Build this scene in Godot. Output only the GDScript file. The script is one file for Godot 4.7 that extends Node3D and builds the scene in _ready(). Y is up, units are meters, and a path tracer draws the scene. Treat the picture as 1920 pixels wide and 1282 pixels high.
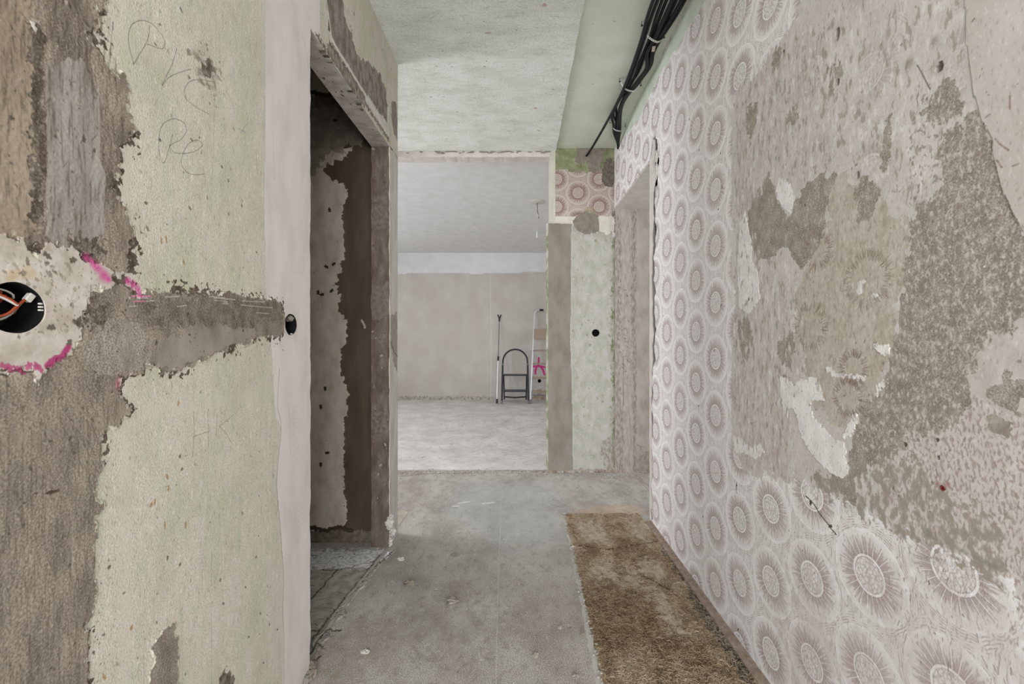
extends Node3D
# A corridor in a stripped flat: torn wallpaper, chased plaster, a concrete floor, a bundle of cables under the ceiling
# and a bright empty room beyond. Metres; the corridor runs along -z; lists of numbers are millimetres on a surface.

const XL := -0.668      # face of the corridor's wall with the dark doorway
const XR := 0.775       # face of the papered wall
const CEIL := 2.596
const ZEND := 3.363     # depth of the wall stub that closes the corridor
const ZFAR := 7.35      # depth of the bright room's far wall

var sheets := {}
var traced := {}
var mat := {}
var rng := RandomNumberGenerator.new()


# ---------------------------------------------------------------- painted surfaces: colour and relief
class Sheet:
	var w: int
	var h: int
	var u0: float
	var u1: float
	var v0: float
	var v1: float
	var su: float
	var sv: float
	var col: Image
	var hgt: Image
	var last: Image
	var grain: Image
	var grit: Image
	var rnd := RandomNumberGenerator.new()

	func _init(a: float, b: float, c: float, d: float, pw: int, ph: int) -> void:
		u0 = a
		u1 = b
		v0 = c
		v1 = d
		w = pw
		h = ph
		su = w / (u1 - u0)
		sv = h / (v1 - v0)
		col = Image.create_empty(w, h, false, Image.FORMAT_RGBA8)
		hgt = Image.create_empty(w, h, false, Image.FORMAT_RGBA8)
		rnd.seed = 11

	func all() -> Rect2i:
		return Rect2i(0, 0, w, h)

	func uv(u: float, v: float) -> Vector2:
		return Vector2((u - u0) / (u1 - u0), (v1 - v) / (v1 - v0))

	func noise(r: Rect2i, fu: float, fv: float, oct: int, sd: int) -> PackedByteArray:
		var f := 1.0 / (3.0 * pow(2.0, oct - 1))
		var gw := r.size.x / su * fu / f
		var gh := r.size.y / sv * fv / f
		while oct > 1 and (gw > r.size.x * 1.6 or gh > r.size.y * 1.6):
			oct -= 1
			f *= 2.0
			gw *= 0.5
			gh *= 0.5
		var n := FastNoiseLite.new()
		n.seed = sd
		n.noise_type = FastNoiseLite.TYPE_SIMPLEX
		n.frequency = f
		n.fractal_octaves = oct
		n.fractal_gain = 0.55
		var im := n.get_image(maxi(4, int(gw)), maxi(4, int(gh)))
		im.resize(r.size.x, r.size.y, Image.INTERPOLATE_BILINEAR)
		return im.get_data()

	# noise for the whole sheet, made once and cut to size
	var kept := {}

	func shared(r: Rect2i, f: float, oct: int, mirrored: bool) -> PackedByteArray:
		var key := "%d %s" % [int(f), mirrored]
		if not kept.has(key):
			if mirrored and kept.has("%d false" % int(f)):
				kept[key] = (kept["%d false" % int(f)] as Image).duplicate()
				kept[key].flip_x()
				kept[key].flip_y()
			else:
				kept[key] = Image.create_from_data(w, h, false, Image.FORMAT_L8, noise(all(), f, f, oct, int(f)))
		return (kept[key] as Image).get_region(r).get_data()

	# a fine all-over pattern, computed on a small tile and repeated
	func wash(r: Rect2i, fu: float, fv: float, oct: int, sd: int, pc: Array, ph := PackedInt32Array()) -> void:
		var tw := mini(512, w)
		var th := mini(512, h)
		var f := 1.0 / (3.0 * pow(2.0, oct - 1))
		var gw := tw / su * fu / f
		var gh := th / sv * fv / f
		while oct > 1 and (gw > tw * 1.6 or gh > th * 1.6):
			oct -= 1
			f *= 2.0
			gw *= 0.5
			gh *= 0.5
		var n := FastNoiseLite.new()
		n.seed = sd
		n.noise_type = FastNoiseLite.TYPE_SIMPLEX
		n.frequency = f
		n.fractal_octaves = oct
		var im := n.get_seamless_image(maxi(8, int(gw)), maxi(8, int(gh)))
		im.resize(tw, th, Image.INTERPOLATE_CUBIC)
		var b := im.get_data()
		var tr := Rect2i(0, 0, tw, th)
		var a := coloured(tr, PackedByteArray(), b, pal(pc))
		var z := coloured(tr, PackedByteArray(), b, ph) if ph.size() else null
		for y in range(r.position.y, r.end.y, th):
			for x in range(r.position.x, r.end.x, tw):
				var cut := Rect2i(0, 0, mini(tw, r.end.x - x), mini(th, r.end.y - y))
				col.blend_rect(a, cut, Vector2i(x, y))
				if z:
					hgt.blend_rect(z, cut, Vector2i(x, y))

	func pal(stops: Array) -> PackedInt32Array:
		var a := PackedInt32Array()
		a.resize(256)
		for i in 256:
			var t := i / 255.0
			var k := 0
			while k + 2 < stops.size() - 2 and t > float(stops[k + 2]):
				k += 2
			var f := clampf((t - float(stops[k])) / maxf(0.001, float(stops[k + 2]) - float(stops[k])), 0.0, 1.0)
			var c := Color(str(stops[k + 1])).lerp(Color(str(stops[k + 3])), f)
			a[i] = c.r8 | (c.g8 << 8) | (c.b8 << 16) | (c.a8 << 24)
		return a

	func palh(lo: int, hi: int, al := 255) -> PackedInt32Array:
		var a := PackedInt32Array()
		a.resize(256)
		for i in 256:
			var v := int(lerpf(lerpf(lo, hi, 0.28), lerpf(lo, hi, 0.72), i / 255.0))
			a[i] = v | (v << 8) | (v << 16) | (al << 24)
		return a

	func coloured(r: Rect2i, m: PackedByteArray, n: PackedByteArray, p: PackedInt32Array) -> Image:
		var a := PackedInt32Array()
		a.resize(n.size())
		if m.is_empty():
			for i in n.size():
				a[i] = p[n[i]]
		else:
			for i in n.size():
				var q := m[i]
				if q == 255:
					a[i] = p[n[i]]
				elif q:
					var c := p[n[i]]
					a[i] = (c & 0xFFFFFF) | ((((c >> 24) & 255) * q / 255) << 24)
		return Image.create_from_data(r.size.x, r.size.y, false, Image.FORMAT_RGBA8, a.to_byte_array())

	func lay(r: Rect2i, m: PackedByteArray, n: PackedByteArray, pc: Array, nh := PackedByteArray(), ph := PackedInt32Array()) -> void:
		var whole := Rect2i(Vector2i.ZERO, r.size)
		last = coloured(r, m, n, pal(pc))
		col.blend_rect(last, whole, r.position)
		if ph.size():
			hgt.blend_rect(coloured(r, m, nh if nh.size() else n, ph), whole, r.position)

	# fine sand over the whole sheet (WEAK) and, through make_grain's pictures, over single patches
	func make_grain(per_metre: float, sd: int, dark: String, light: String) -> void:
		var keep := [col, hgt]
		col = Image.create_empty(w, h, false, Image.FORMAT_RGBA8)
		hgt = Image.create_empty(w, h, false, Image.FORMAT_RGBA8)
		wash(all(), per_metre, per_metre, 3, sd, [0.0, dark + "90", 0.2, dark + "50", 0.42, dark + "00", 0.62, light + "00", 0.82, light + "40", 1.0, light + "78"], palh(20, 235, 100))
		grain = col
		grit = hgt
		col = keep[0]
		hgt = keep[1]

	func sand(r: Rect2i) -> void:
		var whole := Rect2i(Vector2i.ZERO, r.size)
		if last.get_size() == r.size:
			col.blend_rect_mask(grain.get_region(r), last, whole, r.position)
			hgt.blend_rect_mask(grit.get_region(r), last, whole, r.position)

	func px(p: Array, i: int) -> Vector2:
		return Vector2((float(p[i]) / 1000.0 - u0) * su, (v1 - float(p[i + 1]) / 1000.0) * sv)

	func area(p: Array, grow: float) -> Rect2i:
		var lo := Vector2(1e9, 1e9)
		var hi := -lo
		for i in range(0, p.size(), 2):
			lo = lo.min(px(p, i))
			hi = hi.max(px(p, i))
		var r := Rect2(lo, hi - lo).grow(grow * su / 1000.0)
		return Rect2i(r).intersection(all())

	# a polygon's mask whose edge, EDGE mm wide, is broken up by noise
	func mask(p: Array, r: Rect2i, edge: float, amp: int, ef: float, sd: int, soft := false) -> PackedByteArray:
		var im := Image.create_empty(r.size.x, r.size.y, false, Image.FORMAT_L8)
		var n := p.size() / 2
		for y in r.size.y:
			var yy := y + r.position.y + 0.5
			var xs := []
			for i in n:
				var a := px(p, i * 2)
				var b := px(p, ((i + 1) % n) * 2)
				if (a.y > yy) != (b.y > yy):
					xs.append(a.x + (yy - a.y) / (b.y - a.y) * (b.x - a.x))
			xs.sort()
			for k in range(0, xs.size() - 1, 2):
				var x0 := int(xs[k] + 0.5) - r.position.x
				var x1 := int(xs[k + 1] + 0.5) - r.position.x
				im.fill_rect(Rect2i(x0, y, x1 - x0, 1), Color.WHITE)
		var k := maxf(1.0, edge * su / 1000.0)
		if k > 1.5:
			im.resize(maxi(2, int(r.size.x / k)), maxi(2, int(r.size.y / k)), Image.INTERPOLATE_TRILINEAR)
			im.clear_mipmaps()
			im.resize(r.size.x, r.size.y, Image.INTERPOLATE_BILINEAR)
		var s := im.get_data()
		var e := shared(r, 22.0 if ef < 70.0 else 46.0, 5, sd % 2 == 0)
		var out := PackedByteArray()
		out.resize(s.size())
		if soft:
			for i in s.size():
				if s[i]:
					out[i] = clampi((s[i] + (((e[i] - 128) * amp) >> 6) - 70) * 2, 0, 255) if s[i] < 255 else 255
			return out
		amp = amp * 5 / 8
		for i in s.size():
			if s[i] and s[i] + (((e[i] - 128) * amp) >> 6) > 127:
				out[i] = 255
		return out

	# a stain that fades out at its rim
	func stain(p: Array, pc: Array, fu: float, fv: float, sd: int, edge := 60.0, ph := PackedInt32Array()) -> void:
		var r := area(p, edge)
		if r.size.x < 4 or r.size.y < 4:
			return
		lay(r, mask(p, r, edge, 90, 16.0, sd + 1, true), noise(r, fu, fv, 5, sd), pc, PackedByteArray(), ph)

	# a layer of plaster, paper or paint inside a polygon
	func patch(p: Array, pc: Array, ph: PackedInt32Array, fu: float, fv: float, sd: int, edge := 12.0, amp := 110, ef := 60.0, sandy := false, oct := 5) -> void:
		var r := area(p, edge)
		if r.size.x < 4 or r.size.y < 4:
			return
		lay(r, mask(p, r, edge, amp, ef, sd + 1), noise(r, fu, fv, oct, sd), pc, shared(r, 110.0, 3, false) if ph.size() else PackedByteArray(), ph)
		if grain and sandy:
			sand(r)

	# outlines, in metres, of what the last layer covered
	func outlines(p: Array, edge := 12.0, least := 0.0004) -> Array:
		var r := area(p, edge)
		var im := last.duplicate() as Image
		var q := 2.5
		var rw := int(r.size.x / su * 1000.0 / q)
		var rh := int(r.size.y / sv * 1000.0 / q)
		im.resize(rw, rh, Image.INTERPOLATE_BILINEAR)
		var bm := BitMap.new()
		bm.create_from_image_alpha(im, 0.5)
		var out := []
		for poly in bm.opaque_to_polygons(Rect2i(0, 0, rw, rh), 1.0):
			var o := PackedVector2Array()
			for c in poly:
				o.append(Vector2(u0 + (r.position.x + c.x * r.size.x / rw) / su, v1 - (r.position.y + c.y * r.size.y / rh) / sv))
			var a := 0.0
			for i in o.size():
				a += o[i].cross(o[(i + 1) % o.size()]) * 0.5
			if absf(a) > least:
				out.append(o)
		return out

	func dab(x: int, y: int, c: Color, a: float, dh: int) -> void:
		if x < 0 or y < 0 or x >= w or y >= h or a <= 0.0:
			return
		var o := col.get_pixel(x, y)
		a = minf(a, 1.0) * c.a
		col.set_pixel(x, y, Color(lerpf(o.r, c.r, a), lerpf(o.g, c.g, a), lerpf(o.b, c.b, a)))
		if dh:
			var z := clampi(hgt.get_pixel(x, y).r8 + int(dh * a), 0, 255)
			hgt.set_pixel(x, y, Color8(z, z, z))

	# an irregular spot, radii in mm
	func fleck(u: float, v: float, ru: float, rv: float, ang: float, c: Color, dh := 0) -> void:
		var cx := (u / 1000.0 - u0) * su
		var cy := (v1 - v / 1000.0) * sv
		var R := maxf(ru, rv) * 1.5
		var nx := int(R * su / 1000.0) + 1
		var ny := int(R * sv / 1000.0) + 1
		var p1 := rnd.randf() * TAU
		var p2 := rnd.randf() * TAU
		for y in range(int(cy) - ny, int(cy) + ny + 1):
			for x in range(int(cx) - nx, int(cx) + nx + 1):
				var d := Vector2((x - cx) / su, (cy - y) / sv).rotated(-ang) * 1000.0
				d = Vector2(d.x / ru, d.y / rv)
				var t := d.angle()
				var q := d.length() / (1.0 + 0.28 * sin(2 * t + p1) + 0.2 * sin(5 * t + p2))
				dab(x, y, c, clampf((1.15 - q) * 4.0, 0.0, 1.0), dh)

	# a line through points, WD mm wide
	func stroke(p: Array, wd: float, c: Color, dh := 0, shaky := 0.0, smooth := true) -> void:
		var pts := PackedVector2Array()
		var n := p.size() / 2
		for i in n:
			pts.append(Vector2(float(p[i * 2]), float(p[i * 2 + 1])))
		var line := PackedVector2Array()
		for i in n - 1:
			var a := pts[i]
			var b := pts[i + 1]
			var pre := pts[maxi(0, i - 1)]
			var post := pts[mini(n - 1, i + 2)]
			var steps := maxi(1, int(a.distance_to(b) / 0.7))
			for k in steps:
				var t := float(k) / steps
				line.append(a.cubic_interpolate(b, pre, post, t) if smooth else a.lerp(b, t))
		var off := Vector2.ZERO
		for q in line:
			if shaky > 0.0:
				off = off * 0.93 + Vector2(rnd.randf() - 0.5, rnd.randf() - 0.5) * shaky
			var cc := q + off
			var cx := (cc.x / 1000.0 - u0) * su
			var cy := (v1 - cc.y / 1000.0) * sv
			var rx := wd * 0.5 * su / 1000.0
			var ry := wd * 0.5 * sv / 1000.0
			for y in range(int(cy - ry - 1), int(cy + ry + 2)):
				for x in range(int(cx - rx - 1), int(cx + rx + 2)):
					var d := Vector2((x + 0.5 - cx) / maxf(rx, 0.5), (y + 0.5 - cy) / maxf(ry, 0.5)).length()
					dab(x, y, c, clampf(1.6 - d, 0.0, 1.0) * 0.55, dh)

	# a cloud of spray paint
	func spray(u: float, v: float, ru: float, rv: float, c: Color) -> void:
		var cx := (u / 1000.0 - u0) * su
		var cy := (v1 - v / 1000.0) * sv
		var nx := int(ru * 2 * su / 1000.0)
		var ny := int(rv * 2 * sv / 1000.0)
		for y in range(-ny, ny + 1):
			for x in range(-nx, nx + 1):
				var d := Vector2(x / su * 1000.0 / ru, y / sv * 1000.0 / rv).length_squared()
				dab(int(cx) + x, int(cy) + y, c, exp(-d * 1.6) * (0.55 + 0.9 * rnd.randf()) - 0.04, 0)

	# many flecks inside a box of millimetres
	func flecks(n: int, a: float, b: float, lo: float, hi: float, rmin: float, rmax: float, tall: float, ang: float, cs: Array, dh: int) -> void:
		for i in n:
			var r := rmin * pow(rmax / rmin, pow(rnd.randf(), 2.2))
			fleck(rnd.randf_range(a, b), rnd.randf_range(lo, hi), r, r * tall * rnd.randf_range(0.6, 1.4), ang + rnd.randf_range(-0.4, 0.4), Color(str(cs[rnd.randi() % cs.size()])), dh)

	func scratches(n: int, a: float, b: float, lo: float, hi: float, len_: float, ang: float, wd: float, cs: Array, dh: int) -> void:
		for i in n:
			var u := rnd.randf_range(a, b)
			var v := rnd.randf_range(lo, hi)
			var t := ang + rnd.randfn() * 0.3
			var l := len_ * rnd.randf_range(0.3, 1.3)
			stroke([u, v, u + cos(t) * l, v + sin(t) * l], wd * rnd.randf_range(0.6, 1.3), Color(str(cs[rnd.randi() % cs.size()])), dh, 0.25)


# the wallpaper's repeat: two columns of medallions, half a step apart
func paper_tile(s: Sheet, pitch: float, gap: float, warm := false) -> Array:
	var w := int(round(gap * 2.0 * s.su))
	var h := int(round(pitch * s.sv))
	var cell := FastNoiseLite.new()
	cell.noise_type = FastNoiseLite.TYPE_CELLULAR
	cell.cellular_return_type = FastNoiseLite.RETURN_DISTANCE2_SUB
	cell.frequency = 1.0
	cell.seed = 5
	var vary := FastNoiseLite.new()
	vary.frequency = 1.0
	vary.seed = 9
	vary.fractal_octaves = 2
	var base := Color("e4e0dc") if not warm else Color("b5a89e")
	var pale := Color("f6f4f2") if not warm else Color("d3c8bc")
	var line := Color("a3948f") if not warm else Color("94837a")
	var pink := Color("bba7a4") if not warm else Color("a3877d")
	var dark := Color("8f7a76") if not warm else Color("6a5048")
	var c := PackedInt32Array()
	var z := PackedInt32Array()
	c.resize(w * h)
	z.resize(w * h)
	for y in h:
		for x in w:
			var u := (x + 0.5) / w * 2.0 * gap
			var v := (y + 0.5) / h * pitch
			var best := Vector2(9, 9)
			var k_seed := 0.0
			for k in 5:
				var cc: Vector2 = [Vector2(0, 0), Vector2(2 * gap, 0), Vector2(0, pitch), Vector2(2 * gap, pitch), Vector2(gap, pitch * 0.5)][k]
				var e := Vector2(u, v) - cc
				if e.length_squared() < best.length_squared():
					best = e
					k_seed = 3.0 if k == 4 else 0.0
			var d := best.length() / pitch
			var t := best.angle()
			var wob := vary.get_noise_2d(cos(t) * 2.0 + v * 8.0, sin(t) * 2.0 + u * 8.0)
			var grain := vary.get_noise_2d(u * 420.0, v * 420.0)
			var o := base
			var hh := 128.0
			if d < 0.19:
				# the flower's heart: cells drawn with a thin line inside a ring of beads
				var q := cell.get_noise_2d(u * 120.0, v * 85.0)
				var ink := smoothstep(-0.70, -0.93, q) * (0.7 + grain)
				o = base.lerp(pink, 0.10).lerp(pale, clampf(q + 0.95, 0.0, 0.75)).lerp(line, clampf(ink, 0.0, 0.9))
				hh = 150.0 - ink * 60.0
				var ring := 1.0 - absf(d - 0.163 + wob * 0.006) / 0.006
				o = o.lerp(dark, clampf(ring, 0.0, 1.0) * 0.55)
				if d > 0.168:
					o = o.lerp(pale, 0.85)
			elif d < 0.37:
				var f := (d - 0.19) / 0.175
				var seg := t * 100.0 / TAU + 50.0
				var fr := fposmod(seg, 1.0)
				var rnd1 := fposmod(sin(floorf(seg) * 12.9898 + k_seed) * 43758.5453, 1.0)
				var long := 0.35 + 0.75 * rnd1
				var hair := smoothstep(0.5, 0.3, absf(fr - 0.5)) * smoothstep(long + 0.12, long - 0.12, f) * (1.0 - 0.35 * f)
				var fill := clampf(0.75 - 2.4 * f + 0.5 * wob, 0.0, 0.8)
				o = base.lerp(pink, clampf(0.58 - 0.58 * f, 0.0, 1.0))
				o = o.lerp(dark, clampf(maxf(fill * 0.55, hair * 0.6) + grain * 0.3, 0.0, 0.85))
				hh = 140.0 - maxf(fill, hair) * 45.0
				var spoke := fposmod(seg / 4.0, 1.0)
				if absf(spoke - 0.5) < 0.075 + 0.03 * rnd1:
					o = o.lerp(pale, 0.58 * smoothstep(1.15, 0.7, f))
					hh = 160.0
			elif d < 0.435 + wob * 0.012:
				o = base.lerp(pale, 0.15 + 0.5 * smoothstep(0.39, 0.425, d))
				hh = 155.0
			else:
				var lines := sin((d + wob * 0.02) * TAU / 0.024)
				var brk := vary.get_noise_2d(u * 60.0, v * 22.0)
				var ink := smoothstep(0.25, 0.85, lines) * clampf(0.45 + brk * 1.8, 0.0, 1.0) * 0.85
				o = base.lerp(line, ink)
				hh = 135.0 - ink * 45.0
			o = o.darkened(clampf(0.02 - grain * 0.04, 0.0, 0.1))
			c[y * w + x] = o.r8 | (o.g8 << 8) | (o.b8 << 16) | (255 << 24)
			var zz := int(hh + grain * 10.0)
			z[y * w + x] = zz | (zz << 8) | (zz << 16) | (255 << 24)
	return [Image.create_from_data(w, h, false, Image.FORMAT_RGBA8, c.to_byte_array()), Image.create_from_data(w, h, false, Image.FORMAT_RGBA8, z.to_byte_array())]


# paper a sheet (or a box of its pixels); a medallion's centre lies at (U, V)
func hang_paper(s: Sheet, r: Rect2i, u: float, v: float, pitch: float, gap: float, warm := false) -> void:
	var t := paper_tile(s, pitch, gap, warm)
	var tw: int = t[0].get_width()
	var th: int = t[0].get_height()
	var ox := int((u - s.u0) * s.su) % tw - tw
	var oy := int((s.v1 - v) * s.sv) % th - th
	for y in range(oy, s.h + th, th):
		for x in range(ox, s.w + tw, tw):
			var cut := Rect2i(x, y, tw, th).intersection(r)
			if cut.has_area():
				var from := Rect2i(cut.position - Vector2i(x, y), cut.size)
				s.col.blit_rect(t[0], from, cut.position)
				s.hgt.blit_rect(t[1], from, cut.position)


func paint_left() -> void:
	var s := Sheet.new(0.45, 2.32, 0.0, CEIL, 2048, 2048)
	sheets.left = s
	var cut := s.area([1390, 0, 2320, 2596], 0.0)
	s.make_grain(210, 6, "4f463c", "d8cfc2")
	# cream distemper over old green
	s.lay(s.all(), PackedByteArray(), s.noise(s.all(), 6, 3, 6, 1), [0.0, "b9b4a2", 0.3, "c5bfaf", 0.6, "ccc6b8", 1.0, "c9bfb0"], s.shared(s.all(), 110.0, 3, false), s.palh(150, 185))
	s.lay(s.all(), PackedByteArray(), s.noise(s.all(), 5, 2.2, 6, 3), [0.0, "b6b99f00", 0.5, "b8bca200", 0.72, "babda26c", 1.0, "b3b798b8"])
	s.lay(s.all(), PackedByteArray(), s.noise(s.all(), 30, 4, 5, 4), [0.0, "aeb59d90", 0.35, "b9bba600", 0.75, "d9d4c600", 1.0, "e2ddd1a0"])
	s.wash(s.all(), 260, 160, 3, 5, [0.0, "8f8872a0", 0.3, "a59d8838", 0.45, "c0b8a400", 0.7, "e0dbce00", 1.0, "f0ece2a0"], s.palh(40, 255, 90))
	s.wash(s.all(), 60, 22, 4, 8, [0.0, "94907a90", 0.3, "a8a39000", 0.72, "e2ddd000", 1.0, "efebe0b0"])
	s.flecks(900, 530, 1320, 300, 1700, 0.5, 2.6, 1.6, 0.5, ["8f856fa0", "a08f78a0", "6f6555c0", "93a07ca0"], -14)
	s.scratches(70, 560, 1250, 350, 1650, 22, 1.57, 0.8, ["7e846ca0", "8f897680", "a59c8a90"], -10)
	# rust coloured chips
	for q in [[764,779], [757,777], [791,817], [794,793], [786,727], [835,705], [778,1262], [789,1267], [830,1232], [817,952], [671,533], [718,580]]:
		s.fleck(q[0], q[1], 2.2, 5.5, 0.1, Color("a07850c0"), -12)
	for q in [[1004,1400], [937,1466], [958,1443], [821,847], [826,820], [932,538], [942,479], [1059,523], [792,662], [821,633], [1090,230], [1030,341], [679,706], [846,1344], [746,1322], [824,1730], [775,1449], [1018,471], [1116,313], [1153,273], [1077,367], [1206,351], [1259,276]]:
		s.fleck(q[0], q[1], 2.4, 3.8, 0.5, Color("6a6152d8"), -25)
	# long vertical scores in the paint
	for q in [[[917,1801,919,1697,914,1570,908,1433,905,1351], "8e9a78b0"], [[804,1619,805,1393,805,1290], "a3a88ba0"], [[1059,1560,1063,1521,1068,1496], "5f7a52d0"], [[1008,1860,1002,1778], "9aa384a0"], [[905,614,906,540], "80806e"], [[879,590,879,541], "80806ec0"], [[826,533,827,392], "9a9a88a0"], [[906,480,906,326], "7e8070c0"], [[743,559,742,462], "9a968680"]]:
		s.stroke(q[0], 1.0, Color(str(q[1])), -10, 0.3)
	# the pinkish filled strip beside the doorway
	var strip: Array = [1099,2029,1097,1549,1095,1380,1104,1184,1123,1071,1133,984,1143,866,1171,830,1150,680,1166,562,1179,466,1184,399,1184,220,1179,73,1401,-116,1401,2290]
	s.patch(strip, [0.0, "ccc3bc", 0.5, "d6cec8", 1.0, "dcd5cf"], s.palh(158, 170), 8, 3, 40, 4, 40, 40)
	s.stroke([1163,996,1155,893,1171,827,1150,680,1166,562,1174,484,1184,399,1179,300,1187,218,1184,96], 1.3, Color("5f574cd0"), -40, 0.5)
	s.stroke([1130,1737,1135,1566,1140,1509], 0.9, Color("8b837680"), -10, 0.3)
	s.stroke([1283,2016,1309,1984,1329,1922], 0.9, Color("6d665ac0"), -10, 0.3)
	s.stroke([1209,892,1220,742], 0.8, Color("8b837690"), -10, 0.3)
	for q in 26:   # the printed mesh of the tape in the strip
		for band in [[1253,2033,1309,1758], [1220,1414,1303,1270], [1229,881,1303,468]]:
			var v := lerpf(band[1], band[3], (q + 0.5) / 26.0)
			s.stroke([band[0] + 4, v, band[2] - 4, v], 0.8, Color("a79d9250"), -8, 0.2)
	# handwriting in pencil
	for q in [[722,1555,714,1579,713,1600,720,1622,737,1642,758,1652,778,1647,786,1637,779,1621,748,1608], [722,1554,745,1605,752,1628,753,1645], [814,1647,804,1612,789,1575,780,1553,795,1577,818,1601,850,1629], [917,1643,874,1622,846,1601,832,1576,836,1561,860,1558,897,1563], [804,1473,795,1442,784,1410,775,1419,773,1448,780,1478,804,1503,830,1509,838,1497,823,1472,798,1448,808,1440,832,1448], [832,1448,860,1466,879,1487,868,1492,846,1477,830,1450,824,1427,834,1415,854,1415,886,1429]]:
		s.stroke(q, 0.9, Color("4c4a48d8"), -4, 0.12)
	for q in [[994,1580,1018,1583], [1024,1608,1000,1572]]:
		s.stroke(q, 0.9, Color("4d6a70d0"), -4, 0.1)
	s.stroke([1061,1607,1044,1596,1050,1591,1042,1576,1030,1576], 0.8, Color("7b8f8690"), 0, 0.1)
	for q in [[856,928,857,884,853,836], [895,922,897,845], [857,877,877,878,900,878], [922,911,919,862], [976,900,951,891,929,883], [929,883,951,862,968,836], [840,844,819,842]]:
		s.stroke(q, 0.9, Color("55524ac0"), -6, 0.25)
	# brown mortar, upper field
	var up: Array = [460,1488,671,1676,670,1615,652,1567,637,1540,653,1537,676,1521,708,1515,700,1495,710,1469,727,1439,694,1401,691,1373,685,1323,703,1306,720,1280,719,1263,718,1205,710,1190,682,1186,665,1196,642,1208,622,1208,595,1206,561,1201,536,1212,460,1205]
	s.patch(up, [0.0, "453b31", 0.5, "5f5448", 1.0, "7b6f63"], s.palh(60, 160), 40, 40, 13, 30, 150, 110)  # dark mortar fringe, doubling as painted shade along the broken edge
	s.patch(up, [0.0, "64594e", 0.4, "84786b", 0.7, "978a7c", 1.0, "a69b8d"], s.palh(120, 190), 14, 5, 60, 16, 120, 70, true)
	traced.left_up = s.outlines(up, 16.0)
	s.patch([505,1515,570,1571,573,1500,570,1396,575,1303,574,1221,536,1215,505,1217], [0.0, "8a7a68e0", 0.5, "9c8c78e0", 1.0, "ab9b86e0"], s.palh(140, 160), 10, 3, 63, 14, 80, 40)
	s.patch([569,1512,579,1502,581,1476,587,1450,585,1253,583,1228,574,1229,571,1371,568,1431,576,1448], [0.0, "493f35", 0.5, "62574b", 1.0, "857a6d"], s.palh(60, 170), 30, 14, 66, 14, 140, 80, true)
	s.patch([588,1466,634,1505,663,1465,663,1397,673,1289,670,1245,626,1217,596,1209,587,1225], [0.0, "7c7268", 0.5, "979087", 1.0, "a8a199"], s.palh(140, 160), 14, 2.5, 69, 8, 50, 40)
	s.patch([594,1210,604,1224,634,1236,662,1233,671,1220,634,1207], [0.0, "4a4138", 0.6, "6f655a", 1.0, "8f8578"], s.palh(60, 160), 60, 40, 72, 14, 160, 90, true)
	s.scratches(60, 533, 600, 1400, 1560, 14, 1.9, 1.3, ["6a5f53a0", "a5998aa0"], -18)
	s.scratches(40, 585, 660, 1250, 1480, 12, 1.3, 1.2, ["554b40a0", "b0a79a90"], -18)
	s.flecks(300, 533, 690, 1200, 1600, 0.7, 3.2, 1.4, 0.4, ["4e453bb0", "6e6459a0", "b3aa9ca0"], -30)
	s.fleck([571,1508][0], [571,1508][1], 4, 5, 0.3, Color("d8d2c6"), 20)
	# chase across the wall and the lower field, one body of mortar
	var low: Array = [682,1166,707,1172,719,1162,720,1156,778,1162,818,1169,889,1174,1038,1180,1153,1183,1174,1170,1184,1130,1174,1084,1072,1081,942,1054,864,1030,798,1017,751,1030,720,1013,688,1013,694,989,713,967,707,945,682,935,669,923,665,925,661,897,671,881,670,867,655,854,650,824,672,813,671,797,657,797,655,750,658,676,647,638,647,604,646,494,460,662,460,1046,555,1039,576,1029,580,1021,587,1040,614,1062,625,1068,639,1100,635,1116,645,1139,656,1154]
	s.patch(low, [0.0, "453b31", 0.5, "5f5448", 1.0, "7b6f63"], s.palh(60, 160), 40, 40, 79, 24, 150, 110)  # same under-layer: its dark rim paints the shade at the mortar's edge
	s.patch(low, [0.0, "6d6256", 0.35, "84796d", 0.65, "938879", 1.0, "a59a8c"], s.palh(120, 180), 16, 6, 80, 12, 110, 80, true)
	traced.left_low = s.outlines(low, 12.0)
	s.patch([734,1152,944,1174,1153,1180,1174,1131,1038,1109,911,1107,799,1097,742,1106,728,1129], [0.0, "5f554af0", 0.5, "776c60e0", 1.0, "8d8376c0"], s.palh(90, 170), 30, 20, 84, 18, 130, 70, true)
	s.patch([831,1096,944,1106,1072,1104,1038,1079,935,1054,866,1033,799,1022,764,1034,775,1073], [0.0, "82776bb0", 0.5, "978c80d0", 1.0, "a39a8fc0"], s.palh(150, 165), 12, 8, 86, 14, 90, 40)
	s.patch([634,1127,646,1138,666,1137,682,1117,678,1087,671,1074,658,1091,642,1107], [0.0, "4b4238", 0.5, "6b6054", 1.0, "8a7f72"], s.palh(50, 170), 60, 50, 88, 14, 150, 90, true)
	s.patch([684,1109,734,1102,753,1064,748,1025,702,1019,650,1032,634,1066], [0.0, "82786cc0", 0.5, "9c9286d0", 1.0, "ada499c0"], s.palh(120, 180), 40, 14, 90, 16, 90, 60, true)
	s.patch([505,1036,571,1016,619,995,688,994,712,968,679,934,662,879,654,822,656,763,658,676,646,605,644,529,505,648], [0.0, "5a5046a0", 0.27, "665c5138", 0.4, "84796d00", 0.62, "84796d00", 0.82, "a3978930", 1.0, "b0a49680"], s.palh(60, 200, 90), 190, 12, 91, 8, 60, 60)
	s.patch([505,1515,671,1659,702,1506,712,1438,688,1374,712,1274,708,1201,658,1209,595,1210,505,1204], [0.0, "4f453ba0", 0.3, "5f554a40", 0.42, "84796d00", 0.6, "84796d00", 0.8, "aca09240", 1.0, "bcb0a2a0"], s.palh(30, 225, 130), 110, 12, 93, 8, 60, 60)
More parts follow.
